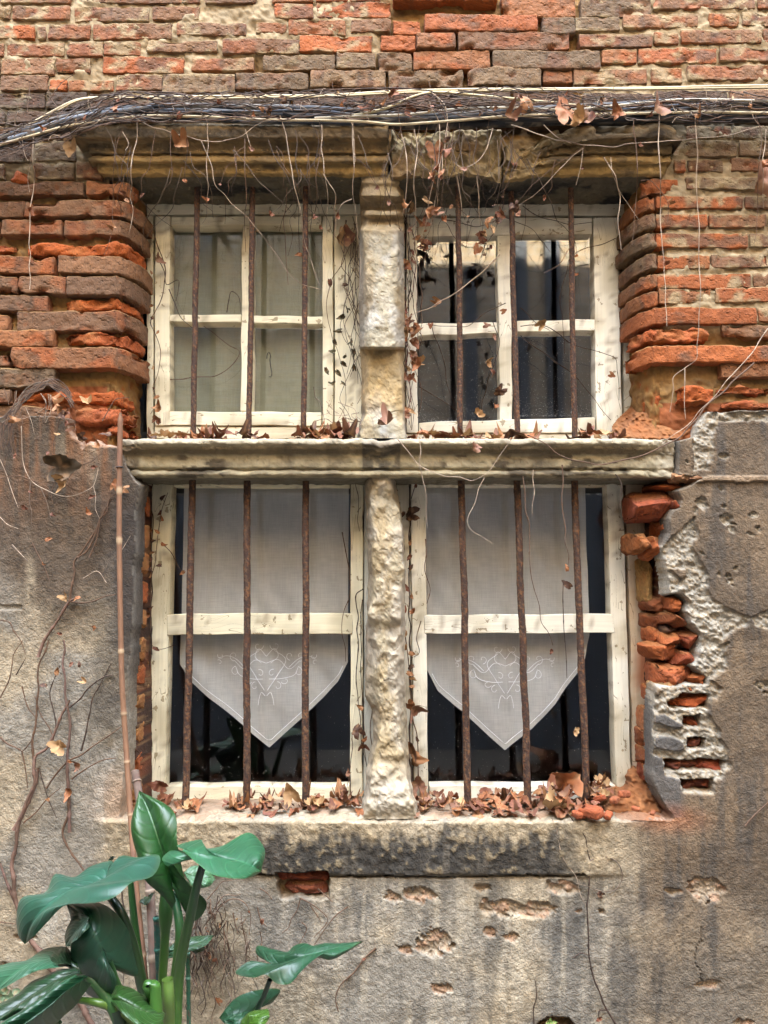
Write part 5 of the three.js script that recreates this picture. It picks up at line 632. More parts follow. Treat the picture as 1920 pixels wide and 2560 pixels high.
// strands that hang from it in front of the window
{
  const hang = [['t', 145, 560, 143, 640, 140, 700, 148, 770, 130, 900, 128, 1010, 132, 1100, 128, 1250], ['t', 95, 600, 108, 670, 122, 695], ['t', 150, 575, 120, 770, 128, 830], ['t', 530, 560, 500, 650, 492, 720, 490, 860, 488, 980, 470, 1050, 450, 1100], ['t', 530, 570, 556, 625, 540, 650], ['t', 592, 530, 592, 600, 565, 740, 562, 850, 575, 905, 560, 1000], ['t', 535, 755, 530, 830], ['t', 738, 575, 736, 650, 745, 760], ['t', 585, 510, 660, 550, 760, 580, 860, 605, 940, 612, 1040, 590, 1100, 545, 1180, 500], ['t', 860, 480, 895, 525, 900, 630, 895, 760, 895, 860, 890, 940, 875, 965],
    ['t', 870, 610, 915, 720, 930, 800, 1000, 880, 1060, 930, 1110, 990, 1180, 1080, 1240, 1170, 1300, 1225, 1385, 1250], ['t', 1058, 600, 1058, 740, 1065, 870, 1058, 1000, 1062, 1090], ['t', 1060, 560, 1085, 640], ['t', 1210, 500, 1235, 580, 1250, 680, 1270, 800, 1300, 920, 1320, 1060, 1335, 1100, 1360, 1180, 1382, 1232], ['t', 1390, 540, 1388, 640, 1400, 740, 1415, 830, 1412, 1000], ['t', 1388, 620, 1365, 760, 1370, 850, 1355, 930, 1320, 970], ['t', 1395, 750, 1420, 790, 1450, 840, 1445, 1040], ['t', 1525, 520, 1522, 600, 1530, 730, 1525, 850, 1540, 950, 1555, 1100, 1550, 1250], ['t', 1520, 860, 1480, 880, 1455, 930, 1440, 1030], ['t', 1240, 810, 1235, 900, 1225, 950, 1235, 1100, 1245, 1230], ['t', 1500, 500, 1522, 540, 1535, 700],
    ['u', 75, 580, 95, 660, 100, 740, 90, 880, 80, 930], ['u', 130, 560, 145, 640, 130, 760, 135, 930, 130, 1060], ['u', 60, 470, 75, 580], ['u', 205, 400, 260, 450, 275, 520, 262, 640, 235, 760, 215, 900, 180, 1060], ['u', 220, 405, 268, 480, 270, 600, 250, 740, 230, 880, 205, 980], ['u', 190, 420, 235, 520, 240, 640, 220, 760, 190, 900, 165, 1060], ['u', 245, 430, 280, 560, 265, 720, 250, 850, 255, 940, 300, 1020, 350, 1065], ['u', 315, 760, 330, 850, 350, 950], ['u', 400, 760, 410, 850, 418, 975], ['u', 470, 555, 440, 650, 400, 700, 340, 725, 300, 700], ['u', 890, 620, 760, 700, 640, 800, 560, 890, 500, 930, 450, 985, 420, 1010], ['u', 860, 640, 740, 750, 640, 850, 560, 910], ['u', 550, 540, 700, 590, 850, 625, 1000, 635, 1100, 618, 1290, 605, 1450, 590, 1640, 545], ['u', 690, 540, 745, 590, 810, 620], ['u', 1080, 510, 1085, 600, 1095, 740, 1090, 850, 1082, 930, 1070, 1060], ['u', 1190, 490, 1185, 620, 1195, 760, 1195, 900, 1210, 1130, 1215, 1300, 1222, 1410], ['u', 980, 680, 985, 740, 1020, 830, 1060, 890, 1100, 950], ['u', 950, 680, 975, 720, 1000, 760, 1020, 850, 1010, 950, 1025, 1080], ['u', 1110, 780, 1150, 780, 1190, 820, 1225, 870, 1225, 960], ['u', 1345, 480, 1350, 600, 1355, 900, 1362, 980, 1365, 1310, 1350, 1550, 1300, 1590, 1250, 1630, 1235, 1780], ['u', 1300, 1590, 1303, 1810], ['u', 860, 640, 850, 720, 830, 800], ['u', 1600, 480, 1630, 570, 1620, 700, 1615, 900, 1600, 1050], ['u', 1590, 430, 1585, 480, 1620, 540, 1659, 570], ['u', 1650, 560, 1635, 700, 1640, 900], ['u', 500, 1100, 420, 1180, 330, 1250, 200, 1330, 90, 1380], ['u', 810, 1060, 760, 1140, 690, 1180], ['r', 1659, 590, 1560, 730, 1440, 870, 1330, 990, 1200, 1090]];
  const places = [[0, 'over the left edge bricks'], [130, 'just left of the lintel tip'], [230, 'over the left end of the crisp lintel'], [330, 'over the moulded jamb bricks'], [420, 'before the left sash stile'], [500, 'over the first upper left bar'], [580, 'between the first two upper left bars'], [650, 'near the second upper left bar'], [740, 'near the third upper left bar'], [800, 'beside the cream board'], [880, 'close to the mullion capital'], [985, 'at the mullion right edge'], [1050, 'before the upper right stile'], [1110, 'over the first upper right bar'], [1190, 'over the hacked lintel block'], [1260, 'near the lintel split'], [1330, 'over the broken moulding'], [1450, 'near the last upper right bar'], [1540, 'before the rounded header bricks'], [1640, 'over the right brick jamb'], [1730, 'over the right stretchers'], [1840, 'at the right edge']], seen = {}, words = ['', 'second ', 'third ', 'fourth ', 'fifth ', 'sixth ', 'seventh '];
  const hangLabel = (h, i) => { const a = rg[h[0]](h[1], h[2]), b = rg[h[0]](h[h.length - 2], h[h.length - 1]), mx = (a[0] + b[0]) / 2, len = Math.hypot(a[0] - b[0], a[1] - b[1]), where = places.filter(q => q[0] <= Math.max(0, mx)).pop()[1], s = (len > 330 ? 'long ' : len > 150 ? 'middling ' : 'short ') + (i % 4 === 3 ? 'brown' : 'pale') + ' dry stem dangling ' + where, n = seen[s] = (seen[s] ?? -1) + 1; return words[n] + s; };
  hang.forEach((h, i) => {
    const [k, ...a] = h, pts = V(k, 0.075, ...a); const y0 = a[1]; pts.forEach((p, j) => { const w = rg[k](a[2 * j], a[2 * j + 1]); const z = w[1] < 440 ? 0.078 : (w[0] > 380 && w[0] < 1540) ? mix(0.07, -0.02, ss(440, 640, w[1])) : 0.03; p.copy(PV(w[0], w[1], z)); });
    const o = creeper('hanging_stem', ['thin dry stem', 'pale wiry stem', 'bare tendril'][i % 3] + ' dangling from the cable tangle in front of the window wall', 'dry stems dangling from the cables'); o.userData.category = 'dry stem';
    o.userData.label = hangLabel(h, i); stem(o, pts, rr(0.0009, 0.0015), i % 4 === 3 ? brownS : pale_, 0.003);
    if (i % 3 === 0) leafOn(o, pts[Math.floor(pts.length * 0.6)].clone().add(new THREE.Vector3(0.003, -0.006, 0.004)), rr(0.014, 0.026), i, i % 2 === 0);
    if (['u890', 'u205', 'u190'].includes(k + a[0])) for (let j = 3; j < pts.length; j++) for (let t = 0; t < 2; t++) leafOn(o, pts[j].clone().add(new THREE.Vector3(rr(-0.01, 0.01), rr(-0.03, 0.02), 0.006)), rr(0.022, 0.036), j * 3 + t + i, t === 0);
  });
}
const climb = (name, label, list, leaves, zf) => { const o = creeper(name, label); for (const [k, r, col, ...a] of list) stem(o, V(k, zf, ...a), r * (col === pale_ ? 0.8 : 1.35), col); for (const [k, x, y, s, v, sm] of leaves) { const w = rg[k](x, y); leafOn(o, PV(w[0], w[1], zf + 0.012), s, v, sm); } return o; };
// on the board beside the upper mullion
{
  const o = creeper('dry_creeper', 'wispy creeper with dark green-brown leaves on the cream board left of the upper mullion');
  for (let i = 0; i < 15; i++) { const a = rr(1440, 1575), pts = []; let x = a; for (let y = rr(80, 400); y < rr(760, 1040); y += rr(60, 120)) { pts.push(PV(...rg.l(x, y), -0.135 + 0.03 * R())); x = clamp(x + rr(-50, 50), 1405, 1620); } if (pts.length > 2) stem(o, pts, 0.0011, [brownS, darkS, greyS][i % 3]); }
  for (let i = 0; i < 16; i++) { const q = [[1500, 500], [1480, 540], [1465, 600], [1445, 650], [1435, 690], [1490, 710], [1515, 650], [1480, 742], [1530, 690], [1460, 780], [1440, 830], [1410, 770], [1530, 760], [1485, 830], [1425, 390], [1490, 400]][i]; const m = leafOn(o, PV(...rg.l(...q), -0.125), rr(0.02, 0.03), i, true); if (i < 14) m.geometry = leafGeo(400 + i, i % 2 === 0, 0.8, C(88, 84, 52), 0.7); }
  leafOn(o, PV(...rg.l(1465, 180), -0.12), 0.05, 6); leafOn(o, PV(...rg.l(1515, 205), -0.12), 0.055, 2);
  for (let i = 0; i < 10; i++) stem(o, wander(PV(...rg.l(rr(1340, 1640), rr(700, 1000)), -0.11), PV(...rg.l(rr(1300, 1659), rr(960, 1060)), 0.0), 5, 0.03), 0.001, [brownS, pale_][i % 2]);
}
// red-leaved creeper up the left stile of the upper right light
{
  const o = creeper('dry_creeper', 'creeper hung with red-brown leaves up the narrow stile right of the upper mullion');
  for (let i = 0; i < 12; i++) { const pts = []; let x = rr(70, 130); for (let y = rr(0, 250); y < 1040; y += rr(60, 120)) { pts.push(PV(...rg.r(x, y), -0.125 + 0.05 * R())); x = clamp(x + rr(-30, 30), 50, 165); } stem(o, pts, 0.0012, [brownS, darkS, C(120, 70, 62)][i % 3]); }
  for (let i = 0; i < 46; i++) { const y = rr(80, 1020); leafOn(o, PV(...rg.r(112 + 50 * Math.sin(y * 0.011) * (y < 560 ? 1 : 0.3) + rr(-26, 26), y), -0.09 + 0.03 * R()), rr(0.02, 0.036), i, i % 3 > 0); }
  for (const a of [[525, 480, 440, 520, 360, 580, 180, 570], [590, 580, 700, 580, 800, 650, 910, 685, 1000, 720, 1015, 830, 1015, 900], [590, 620, 700, 700, 830, 800, 980, 985], [205, 570, 250, 700, 290, 880, 320, 950], [1000, 200, 880, 240, 800, 290, 760, 480, 780, 700], [470, 560, 500, 640, 470, 760, 440, 860, 420, 960], [150, 840, 250, 900, 330, 960], [600, 60, 680, 110, 800, 140, 900, 130], [250, 120, 400, 150, 520, 110, 640, 160, 720, 260], [590, 500, 650, 560, 720, 600]]) stem(o, V('r', -0.1, ...a), 0.0012, darkS);
  for (const [x, y, s, v] of [[405, 245, 0.034, 1], [425, 210, 0.026, 7], [678, 572, 0.032, 6], [475, 628, 0.026, 12], [447, 730, 0.026, 6], [468, 778, 0.028, 14], [503, 858, 0.036, 5], [480, 925, 0.026, 11], [405, 960, 0.03, 6], [515, 515, 0.018, 1], [825, 355, 0.022, 11], [983, 790, 0.02, 1], [440, 575, 0.02, 4], [230, 480, 0.032, 3], [200, 575, 0.02, 8]]) leafOn(o, PV(...rg.r(x, y), -0.085), s, v, v > 8);
}
climb('dry_creeper', 'thin creeper with tiny orange leaves up the left stile of the upper left light', [['l', 0.0011, brownS, 665, 180, 700, 280, 715, 340, 690, 480, 650, 560, 685, 650, 690, 740, 660, 850, 680, 900, 650, 960], ['l', 0.001, darkS, 690, 300, 720, 400, 770, 380, 760, 470], ['l', 0.001, darkS, 730, 420, 780, 540, 850, 600], ['l', 0.001, brownS, 735, 810, 830, 800, 930, 795, 1000, 750, 1035, 690, 960, 640, 880, 580], ['l', 0.001, darkS, 980, 520, 1000, 430, 1030, 450, 1040, 520]], [['l', 680, 290, 0.034, 12], ['l', 655, 350, 0.014, 1, 1], ['l', 655, 490, 0.016, 1, 1], ['l', 657, 545, 0.018, 7, 1], ['l', 682, 605, 0.016, 1, 1], ['l', 660, 760, 0.014, 2, 1], ['l', 663, 850, 0.018, 7, 1], ['l', 678, 885, 0.02, 1, 1], ['l', 680, 930, 0.03, 3], ['l', 675, 980, 0.03, 4]], -0.125);
climb('dry_creeper', 'creeper with small orange leaves up the left frame of the lower left light', [['w', 0.0013, darkS, 655, 1100, 650, 900, 655, 700, 660, 560, 650, 450, 660, 360], ['w', 0.0011, brownS, 640, 1100, 655, 760, 680, 600, 700, 470, 725, 400], ['w', 0.001, brownS, 700, 620, 740, 660, 770, 720, 790, 745], ['f', 0.0011, darkS, 625, 650, 632, 450, 635, 250, 645, 60, 660, -60], ['f', 0.001, brownS, 590, 300, 580, 200, 600, 100, 640, 20, 690, 40, 760, 20]], [...[[700, 425], [690, 485], [700, 520], [680, 570], [655, 610], [705, 625], [655, 660], [650, 690], [645, 730], [650, 760], [645, 900], [640, 930], [625, 975], [670, 1075], [620, 600], [790, 745], [690, 715], [650, 560]].map((q, i) => ['w', q[0], q[1], 0.016 + 0.008 * h3(i, 3, 3), i % 4 === 0 ? 7 : 1 + (i % 3) * 5, 1]), ...[[640, 100], [635, 200], [590, 410], [590, 140]].map((q, i) => ['f', q[0], q[1], 0.017, 1 + i, 1])], -0.128);
climb('dry_creeper', 'dark straight creeper stem with rust-coloured leaves between the lower mullion and right sash', [['n', 0.0018, darkS, 560, 1960, 552, 1700, 556, 1300, 552, 900, 550, 600, 548, 250], ['n', 0.0013, brownS, 600, 1900, 590, 1650, 565, 1500, 545, 1250, 520, 1000, 520, 600, 495, 350], ['n', 0.001, brownS, 615, 1020, 590, 1120, 605, 1200, 560, 1230], ['n', 0.001, darkS, 560, 330, 575, 280, 585, 250]], [[560, 420, 0.05, 5], [553, 580, 0.022, 1], [550, 660, 0.024, 5], [555, 720, 0.022, 7], [560, 880, 0.022, 1], [568, 965, 0.024, 11], [525, 1090, 0.03, 2], [525, 1170, 0.028, 2], [522, 960, 0.024, 8], [562, 1205, 0.026, 1], [560, 1280, 0.026, 7], [550, 1318, 0.026, 1], [565, 1345, 0.024, 2], [565, 1390, 0.018, 1], [548, 1495, 0.04, 1], [588, 1510, 0.055, 12], [595, 1690, 0.018, 7], [557, 1730, 0.058, 12], [575, 1800, 0.05, 11], [600, 1950, 0.045, 4], [515, 415, 0.02, 7], [525, 830, 0.03, 5], [585, 260, 0.018, 5], [620, 1980, 0.04, 4]].map(q => ['n', ...q.slice(0, 4), q[2] < 0.04]), -0.13);
climb('dry_creeper', 'fine creeper strands on the blue-grey sash left of the lower mullion', [['n', 0.001, greyS, 240, 30, 245, 250, 262, 400, 268, 515], ['n', 0.001, pale_, 285, 60, 290, 250, 290, 400, 275, 480, 290, 520], ['n', 0.0012, darkS, 290, 840, 250, 870, 262, 1000, 250, 1300, 262, 1500, 275, 1640, 300, 1800, 325, 1900, 310, 1960], ['n', 0.001, darkS, 285, 900, 280, 1200, 285, 1500, 290, 1700, 310, 1850], ['n', 0.001, brownS, 345, 1750, 330, 1600, 335, 1400, 340, 1000], ['n', 0.001, brownS, 170, 520, 200, 680, 215, 830, 185, 950, 170, 1100, 190, 1250], ['n', 0.001, greyS, 225, 1650, 220, 1800, 200, 1950], ['n', 0.001, pale_, 300, 230, 350, 270, 385, 360]], [[275, 1510, 0.026, 1], [260, 1640, 0.042, 5], [285, 1720, 0.03, 2], [340, 1770, 0.026, 7], [205, 1880, 0.024, 4], [295, 1690, 0.022, 3], [185, 1970, 0.03, 4], [320, 165, 0.024, 6], [430, 200, 0.032, 2], [450, 285, 0.034, 12], [415, 160, 0.022, 3]].map(q => ['n', ...q.slice(0, 4), q[2] < 0.03]), -0.12);
// in front of the lower panes
climb('dry_creeper', 'loose threads of dry stem trailing from the transom over the right curtain', [['v', 0.0012, pale_, 150, 160, 165, 330, 185, 430, 188, 550], ['v', 0.001, brownS, 180, 600, 175, 730, 200, 820, 185, 880], ['v', 0.001, pale_, 435, 335, 395, 440, 360, 520, 375, 560, 470, 620], ['v', 0.001, brownS, 600, 330, 612, 480, 630, 580, 630, 700, 650, 820, 680, 960, 730, 1060], ['v', 0.001, pale_, 645, 300, 650, 400, 640, 500], ['v', 0.0012, brownS, 770, 280, 768, 420, 785, 560, 795, 720], ['v', 0.001, darkS, 775, 780, 778, 1000, 790, 1200], ['v', 0.0016, brownS, 1600, -160, 1420, 0, 1280, 160, 1100, 245, 930, 280, 800, 255, 700, 190, 620, 150], ['v', 0.0013, pale_, 60, 170, 150, 280, 270, 330, 380, 348, 450, 310, 500, 240, 550, 170], ['v', 0.001, darkS, 1000, 320, 1025, 360, 1028, 500]], [['v', 725, 1085, 0.018, 5, 1]], 0.055);
// left wall
climb('dry_creeper', 'arched tuft of grey dry stems where the left bricks meet the plaster', [...Array.from({ length: 16 }, (_, i) => ['e', 0.0012, [brownS, greyS, darkS][i % 3], rr(20, 140), rr(640, 760), rr(120, 180), rr(530, 600), rr(220, 300), rr(400, 450), rr(360, 440), rr(300, 370), rr(440, 560), rr(260, 330), rr(620, 700), rr(360, 460), rr(690, 740), rr(440, 560)]), ...Array.from({ length: 14 }, (_, i) => { const x = rr(40, 640), y = rr(360, 620); return ['e', 0.0009, [brownS, pale_][i % 2], x, y, x + rr(-40, 60), y + rr(60, 140), x + rr(-60, 90), y + rr(160, 300)]; }),
  ...Array.from({ length: 14 }, (_, i) => { const x = rr(10, 160), y = rr(620, 720); return ['e', 0.0009, [brownS, darkS][i % 2], x, y, x + rr(-60, 20), y + rr(80, 160), x + rr(-70, 60), y + rr(200, 380)]; })], [['e', 580, 540, 0.028, 3], ['e', 610, 620, 0.03, 5], ['e', 660, 610, 0.022, 6, 1], ['e', 130, 670, 0.026, 3], ['e', 740, 740, 0.03, 12], ['e', 800, 840, 0.03, 5], ['e', 955, 920, 0.026, 3], ['e', 655, 695, 0.018, 6, 1], ['e', 570, 810, 0.018, 2, 1], ['e', 470, 1000, 0.018, 6, 1]], 0.035);
climb('dry_creeper', 'long loops of bare stem hanging over the stained left plaster', [['e', 0.0016, pale_, 210, 730, 215, 900, 230, 1100, 280, 1230, 340, 1300, 450, 1360, 600, 1420, 720, 1420, 850, 1370, 920, 1320, 960, 1200, 970, 1140], ['e', 0.0014, pale_, 0, 1060, 60, 1200, 120, 1380, 180, 1540], ['e', 0.0013, brownS, 590, 600, 560, 780, 530, 900, 525, 1030], ['e', 0.0013, pale_, 920, 1320, 940, 1540, 985, 1650], ['e', 0.0018, brownS, 770, 2030, 860, 1960, 950, 1770, 985, 1650, 1050, 1580, 1080, 1450, 1150, 1390], ['e', 0.0015, brownS, 880, 2030, 950, 1860, 990, 1660], ['e', 0.001, brownS, 0, 1250, 160, 1220, 300, 1260, 480, 1350, 520, 1500], ['e', 0.001, greyS, 400, 1340, 460, 1480, 500, 1640], ['e', 0.001, greyS, 300, 1280, 290, 1480, 310, 1700], ['e', 0.0012, pale_, 0, 1630, 180, 1745], ['e', 0.0012, pale_, 120, 1900, 240, 2030], ['e', 0.001, brownS, 560, 1240, 460, 1440, 180, 1500, 0, 1600], ['e', 0.001, brownS, 660, 1250, 800, 1120, 1000, 1000], ['e', 0.001, pale_, 1200, 1960, 1290, 1810], ['e', 0.001, brownS, 1010, 680, 1080, 560, 1140, 470, 1280, 450]], [['e', 240, 1530, 0.026, 5, 1], ['e', 895, 1440, 0.024, 6, 1], ['e', 875, 1590, 0.024, 11, 1], ['e', 1130, 1320, 0.03, 1], ['e', 1220, 1350, 0.026, 11], ['e', 470, 1850, 0.02, 3, 1], ['e', 295, 1380, 0.014, 6, 1], ['e', 520, 1600, 0.018, 6, 1], ['e', 150, 1030, 0.02, 5, 1], ['e', 920, 1135, 0.018, 5, 1]], 0.024);
climb('climbing_creeper', 'old woody creeper branching up the left plaster from behind the plant', [['p', 0.0048, C(126, 96, 80), 410, 1130, 350, 1020, 230, 880, 130, 740, 75, 600, 60, 540, 50, 420, 70, 330, 85, 230, 130, 130, 165, 0], ['p', 0.003, C(120, 90, 78), 75, 600, 40, 520, 0, 410], ['f', 0.0036, C(126, 96, 80), 60, 820, 100, 740, 150, 620, 155, 500, 200, 470, 240, 390, 290, 280, 300, 260], ['w', 0.0032, C(130, 98, 82), 165, 1110, 190, 1040, 250, 950, 300, 870, 330, 855], ['w', 0.0022, brownS, 300, 870, 320, 700, 390, 600, 440, 500, 480, 430], ['f', 0.003, C(120, 92, 80), 300, 830, 295, 640, 290, 560, 300, 420, 290, 290, 270, 100, 275, 0], ['f', 0.0022, brownS, 150, 560, 140, 430, 160, 260, 170, 100, 210, 0], ['f', 0.0016, brownS, 310, 600, 400, 540, 500, 510], ['f', 0.0018, brownS, 200, 640, 300, 520, 400, 460, 530, 370], ['f', 0.0016, darkS, 350, 480, 380, 350, 400, 250, 480, 100], ['f', 0.0016, darkS, 300, 290, 380, 210, 450, 160, 490, 150], ['f', 0.0016, brownS, 0, 420, 80, 470, 95, 480, 140, 430], ['f', 0.0014, brownS, 95, 480, 110, 560, 120, 640], ['p', 0.0026, brownS, 300, 90, 295, 200, 270, 280, 310, 370, 360, 440, 400, 520], ['w', 0.0014, pale_, 360, 770, 420, 740, 460, 790], ['w', 0.0016, brownS, 300, 870, 400, 870, 500, 840], ['f', 0.0012, brownS, 0, 250, 40, 170, 60, 60, 100, 0], ['f', 0.0012, brownS, 95, 200, 120, 290, 150, 330], ['p', 0.0012, brownS, 0, 665, 75, 675], ['f', 0.0014, brownS, 100, 790, 200, 690, 260, 640], ['f', 0.0012, darkS, 170, 560, 210, 690, 245, 770], ['p', 0.0012, darkS, 525, 500, 545, 640, 540, 800, 530, 950], ['f', 0.0012, darkS, 70, 150, 110, 80], ['w', 0.0012, greyS, 50, 630, 120, 695], ['w', 0.0012, brownS, 0, 950, 40, 960, 90, 1040, 110, 1100], ['w', 0.0012, brownS, 140, 620, 180, 700, 215, 790], ['f', 0.0013, brownS, 230, 420, 180, 330, 150, 240], ['f', 0.0013, darkS, 240, 400, 230, 300, 215, 230, 260, 110]],
  [['f', 245, 138, 0.024, 1, 1], ['f', 190, 197, 0.022, 7, 1], ['f', 365, 178, 0.022, 6], ['f', 307, 107, 0.018, 6, 1], ['f', 342, 108, 0.018, 7, 1], ['f', 300, 524, 0.016, 3, 1], ['f', 210, 690, 0.018, 1, 1], ['w', 285, 852, 0.026, 6], ['w', 335, 855, 0.022, 3, 1], ['w', 185, 705, 0.018, 3, 1], ['w', 260, 1010, 0.016, 5, 1], ['w', 405, 985, 0.026, 3, 1]], 0.020);
// grey tangle behind the plant
{
  const o = creeper('dry_creeper', 'grey twiggy tangle of dry stems on the plaster behind the big-leaved plant');
  for (let i = 0; i < 58; i++) { const x = rr(280, 560) + (i > 40 ? rr(0, 300) : 0), y = rr(460, 900), n = 4 + Math.floor(R() * 4), pts = []; let X = x, Y = y; for (let k = 0; k <= n; k++) { pts.push(PV(...rg.g(X, Y), 0.02 + 0.03 * R())); X += rr(-50, 40); Y += rr(30, 110); } stem(o, pts, rr(0.0009, 0.0016), [greyS, darkS, brownS][i % 3]); }
  for (const a of [[430, 640, 480, 540, 540, 470, 620, 470, 660, 460], [460, 640, 500, 560, 580, 500, 640, 500, 700, 540, 730, 620, 720, 760], [440, 600, 400, 540], [410, 500, 470, 430, 520, 370, 590, 360], [1100, 490, 1030, 650, 1010, 710, 960, 750], [1100, 490, 1190, 540, 1300, 640, 1290, 680, 1200, 780], [1170, 540, 1250, 660], [1450, 555, 1360, 620, 1280, 720, 1200, 840], [1110, 670, 1145, 710, 1090, 830], [800, 420, 850, 450, 890, 500], [1230, 420, 1340, 520], [780, 560, 810, 660, 850, 700], [600, 600, 620, 700, 640, 760]]) stem(o, V('g', 0.022, ...a), 0.0015, brownS);
  for (let i = 0; i < 12; i++) leafOn(o, PV(...rg.g(rr(330, 820), rr(560, 1000)), 0.035), rr(0.01, 0.02), i, true);
}
climb('dry_creeper', 'single runner with a side loop on the grey plaster under the lower right sill', [['c', 0.0016, darkS, 1000, 1106, 950, 1020, 910, 920, 885, 800, 880, 650, 885, 530, 890, 400, 870, 300, 790, 190], ['c', 0.0012, pale_, 725, 215, 770, 380, 830, 470, 880, 610], ['c', 0.0011, greyS, 890, 400, 940, 380, 1010, 410, 1030, 470, 1000, 525, 930, 530, 830, 500], ['c', 0.0012, darkS, 820, 820, 850, 800, 885, 810], ['c', 0.0013, darkS, 960, 1045, 930, 1050, 930, 1090]], [['c', 930, 1085, 0.02, 5, 1]], 0.020);
climb('dry_creeper', 'short straight twig on the brown plaster at the right edge', [['c', 0.0016, brownS, 1560, 250, 1600, 205, 1659, 150, 1720, 90]], [], 0.020);
climb('dry_creeper', 'lone curved stem on the plaster right of the small plant', [['g', 0.0016, brownS, 1659, 860, 1570, 940, 1400, 1130, 1360, 1230, 1380, 1330]], [['g', 1570, 940, 0.012, 5, 1]], 0.018);
climb('dry_creeper', 'upright bare twig above the hole at the foot of the wall', [['c', 0.0013, darkS, 648, 1110, 655, 920]], [], 0.018);
// ---------------------------------------------------------------- fallen brick dust
function mound(label, x0, x1, z0, z1, y, hgt, seed) {
  const bx = (x0 + x1) / 2, by = y(bx, 0), o = new THREE.Group(), g = surf(90, 60, (u, v) => { const x = mix(x0, x1, u), z = mix(z1, z0, v), n = f2(x * 26, z * 26, 4, seed), m = f2(x * 110, z * 110, 3, seed), h = hgt(x, z) * (0.75 + 0.5 * n) + (m - 0.5) * 0.010, c = ml(mc(C(170, 100, 62), C(192, 128, 88), n), 0.72 + 0.5 * m); return [x - bx, y(x, z) - by + h - 0.006, z, ...c, x, z]; });
  const m = mesh('brick_dust_heap', g, M.mortar); m.position.set(bx, by, 0); return tag(m, label, 'rubble heap');
}
function dustSlope(label, x0, x1, y0, y1, shape, zTop, zBot, seed) {
  const b = P((x0 + x1) / 2, y1, zBot), o = new THREE.Group(), g = surf(100, 80, (u, v) => { const px = mix(x0, x1, u), py = mix(y1, y0, v), n = f2(px * 0.03, py * 0.03, 4, seed), m = f2(px * 0.12, py * 0.12, 3, seed), d = sd(shape, px + (n - 0.5) * 26, py + (m - 0.5) * 14), z = mix(zBot, zTop, Math.pow(v, 0.8)) + (n - 0.5) * 0.03 + (m - 0.5) * 0.014 - 0.07 * (1 - ss(-12, 12, d)), w = P(px, py, z), c = ml(mc(C(180, 108, 58), C(196, 136, 88), n), 0.6 + 0.6 * m); return [w[0] - b[0], w[1] - b[1], w[2] - b[2], ...c, w[0], w[1]]; }, (u, v) => sd(shape, mix(x0, x1, u), mix(y1, y0, v)) < -22);
  const h = mesh('brick_dust_heap', g, M.mortar); h.position.set(...b); return tag(h, label, 'rubble heap');
}
dustSlope('fan of orange brick dust fallen on the right end of the lower sill', 1440, 1780, 1895, 2075, poly('p0', 1580, 1918, 1606, 1900, 1622, 1935, 1636, 1982, 1652, 2012, 1664, 2030, 1656, 2044, 1610, 2050, 1560, 2052, 1462, 2050, 1492, 2024, 1532, 1996, 1562, 1958), -0.13, 0.02, 5);
dustSlope('slope of orange brick dust on the right end of the transom', 1530, 1770, 1000, 1112, poly('p0', 1538, 1092, 1560, 1062, 1590, 1034, 1640, 1018, 1760, 1004, 1752, 1050, 1730, 1085, 1694, 1106, 1560, 1104), -0.09, 0.024, 8);
const fragM = M.brick; [[1478, 2030, 0.022, 0.036], [1448, 2036, 0.016, 0.022], [1536, 2000, 0.0, 0.018], [1560, 1985, -0.02, 0.022], [1520, 2038, 0.022, 0.016], [1590, 2022, 0.025, 0.012], [1632, 2032, 0.025, 0.010], [1500, 1996, -0.02, 0.02]].forEach(([px, py, z, s], i) => {
  const g = rbox(s * 1.5, s * 0.7, s, s * 0.2, 7, 6, 6, (x, y, zz, ax, ay, az) => { const n = f3(x * 60 + i, y * 60, zz * 60, 3) - 0.5, c = ml(mc(C(190, 98, 58), K.pat, h3(i, 1, 1) * 0.4), 0.9 + 0.6 * n); return [x + ax * n * s * 0.3, y + ay * n * s * 0.25, zz + az * n * s * 0.3, ...c]; });
  const m = mesh('brick_fragment', g, fragM); m.position.set(...P(px, py, z)); m.rotation.set(rr(-0.3, 0.3), rr(-1, 1), rr(-0.3, 0.3)); tag(m, i ? 'small crumb of orange brick lying on the dust fan of the lower sill' : 'largest brick fragment at the front edge of the lower right leaf heap', 'brick fragment', i ? 'crumbs of brick on the lower sill' : undefined);
});
// ---------------------------------------------------------------- bamboo canes, stakes
function cane(name, label, cat, pts, r, nodes, col, nodeCol) {
  const len = new THREE.CatmullRomCurve3(pts).getLength(), o = thing(name, label, cat, pts[pts.length - 1].toArray());
  const near = v => { let d = 9; for (const q of nodes) d = Math.min(d, Math.abs(v - q) * len); return d; };
  const g = tube(pts, (v) => { const d = near(v); return r * (1 + (d < 0.006 ? 0.28 * (1 - d / 0.006) : 0)) * (v < 0.004 || v > 0.996 ? 0.55 : 1); }, 260, 10, (v, a) => { const d = near(v), n = n2(v * 90, a * 2, 5); return d < 0.004 ? nodeCol : ml(mc(col, C(120, 84, 70), ss(0.5, 0.8, f2(v * 24, a, 3, 4)) * 0.6), 0.8 + 0.4 * n); });
  mesh('cane_rod', g.translate(-o.position.x, -o.position.y, -o.position.z), M.stem, o); return o;
}
const cz = (k, zs, ...a) => V(k, i => zs[Math.min(i, zs.length - 1)], ...a);
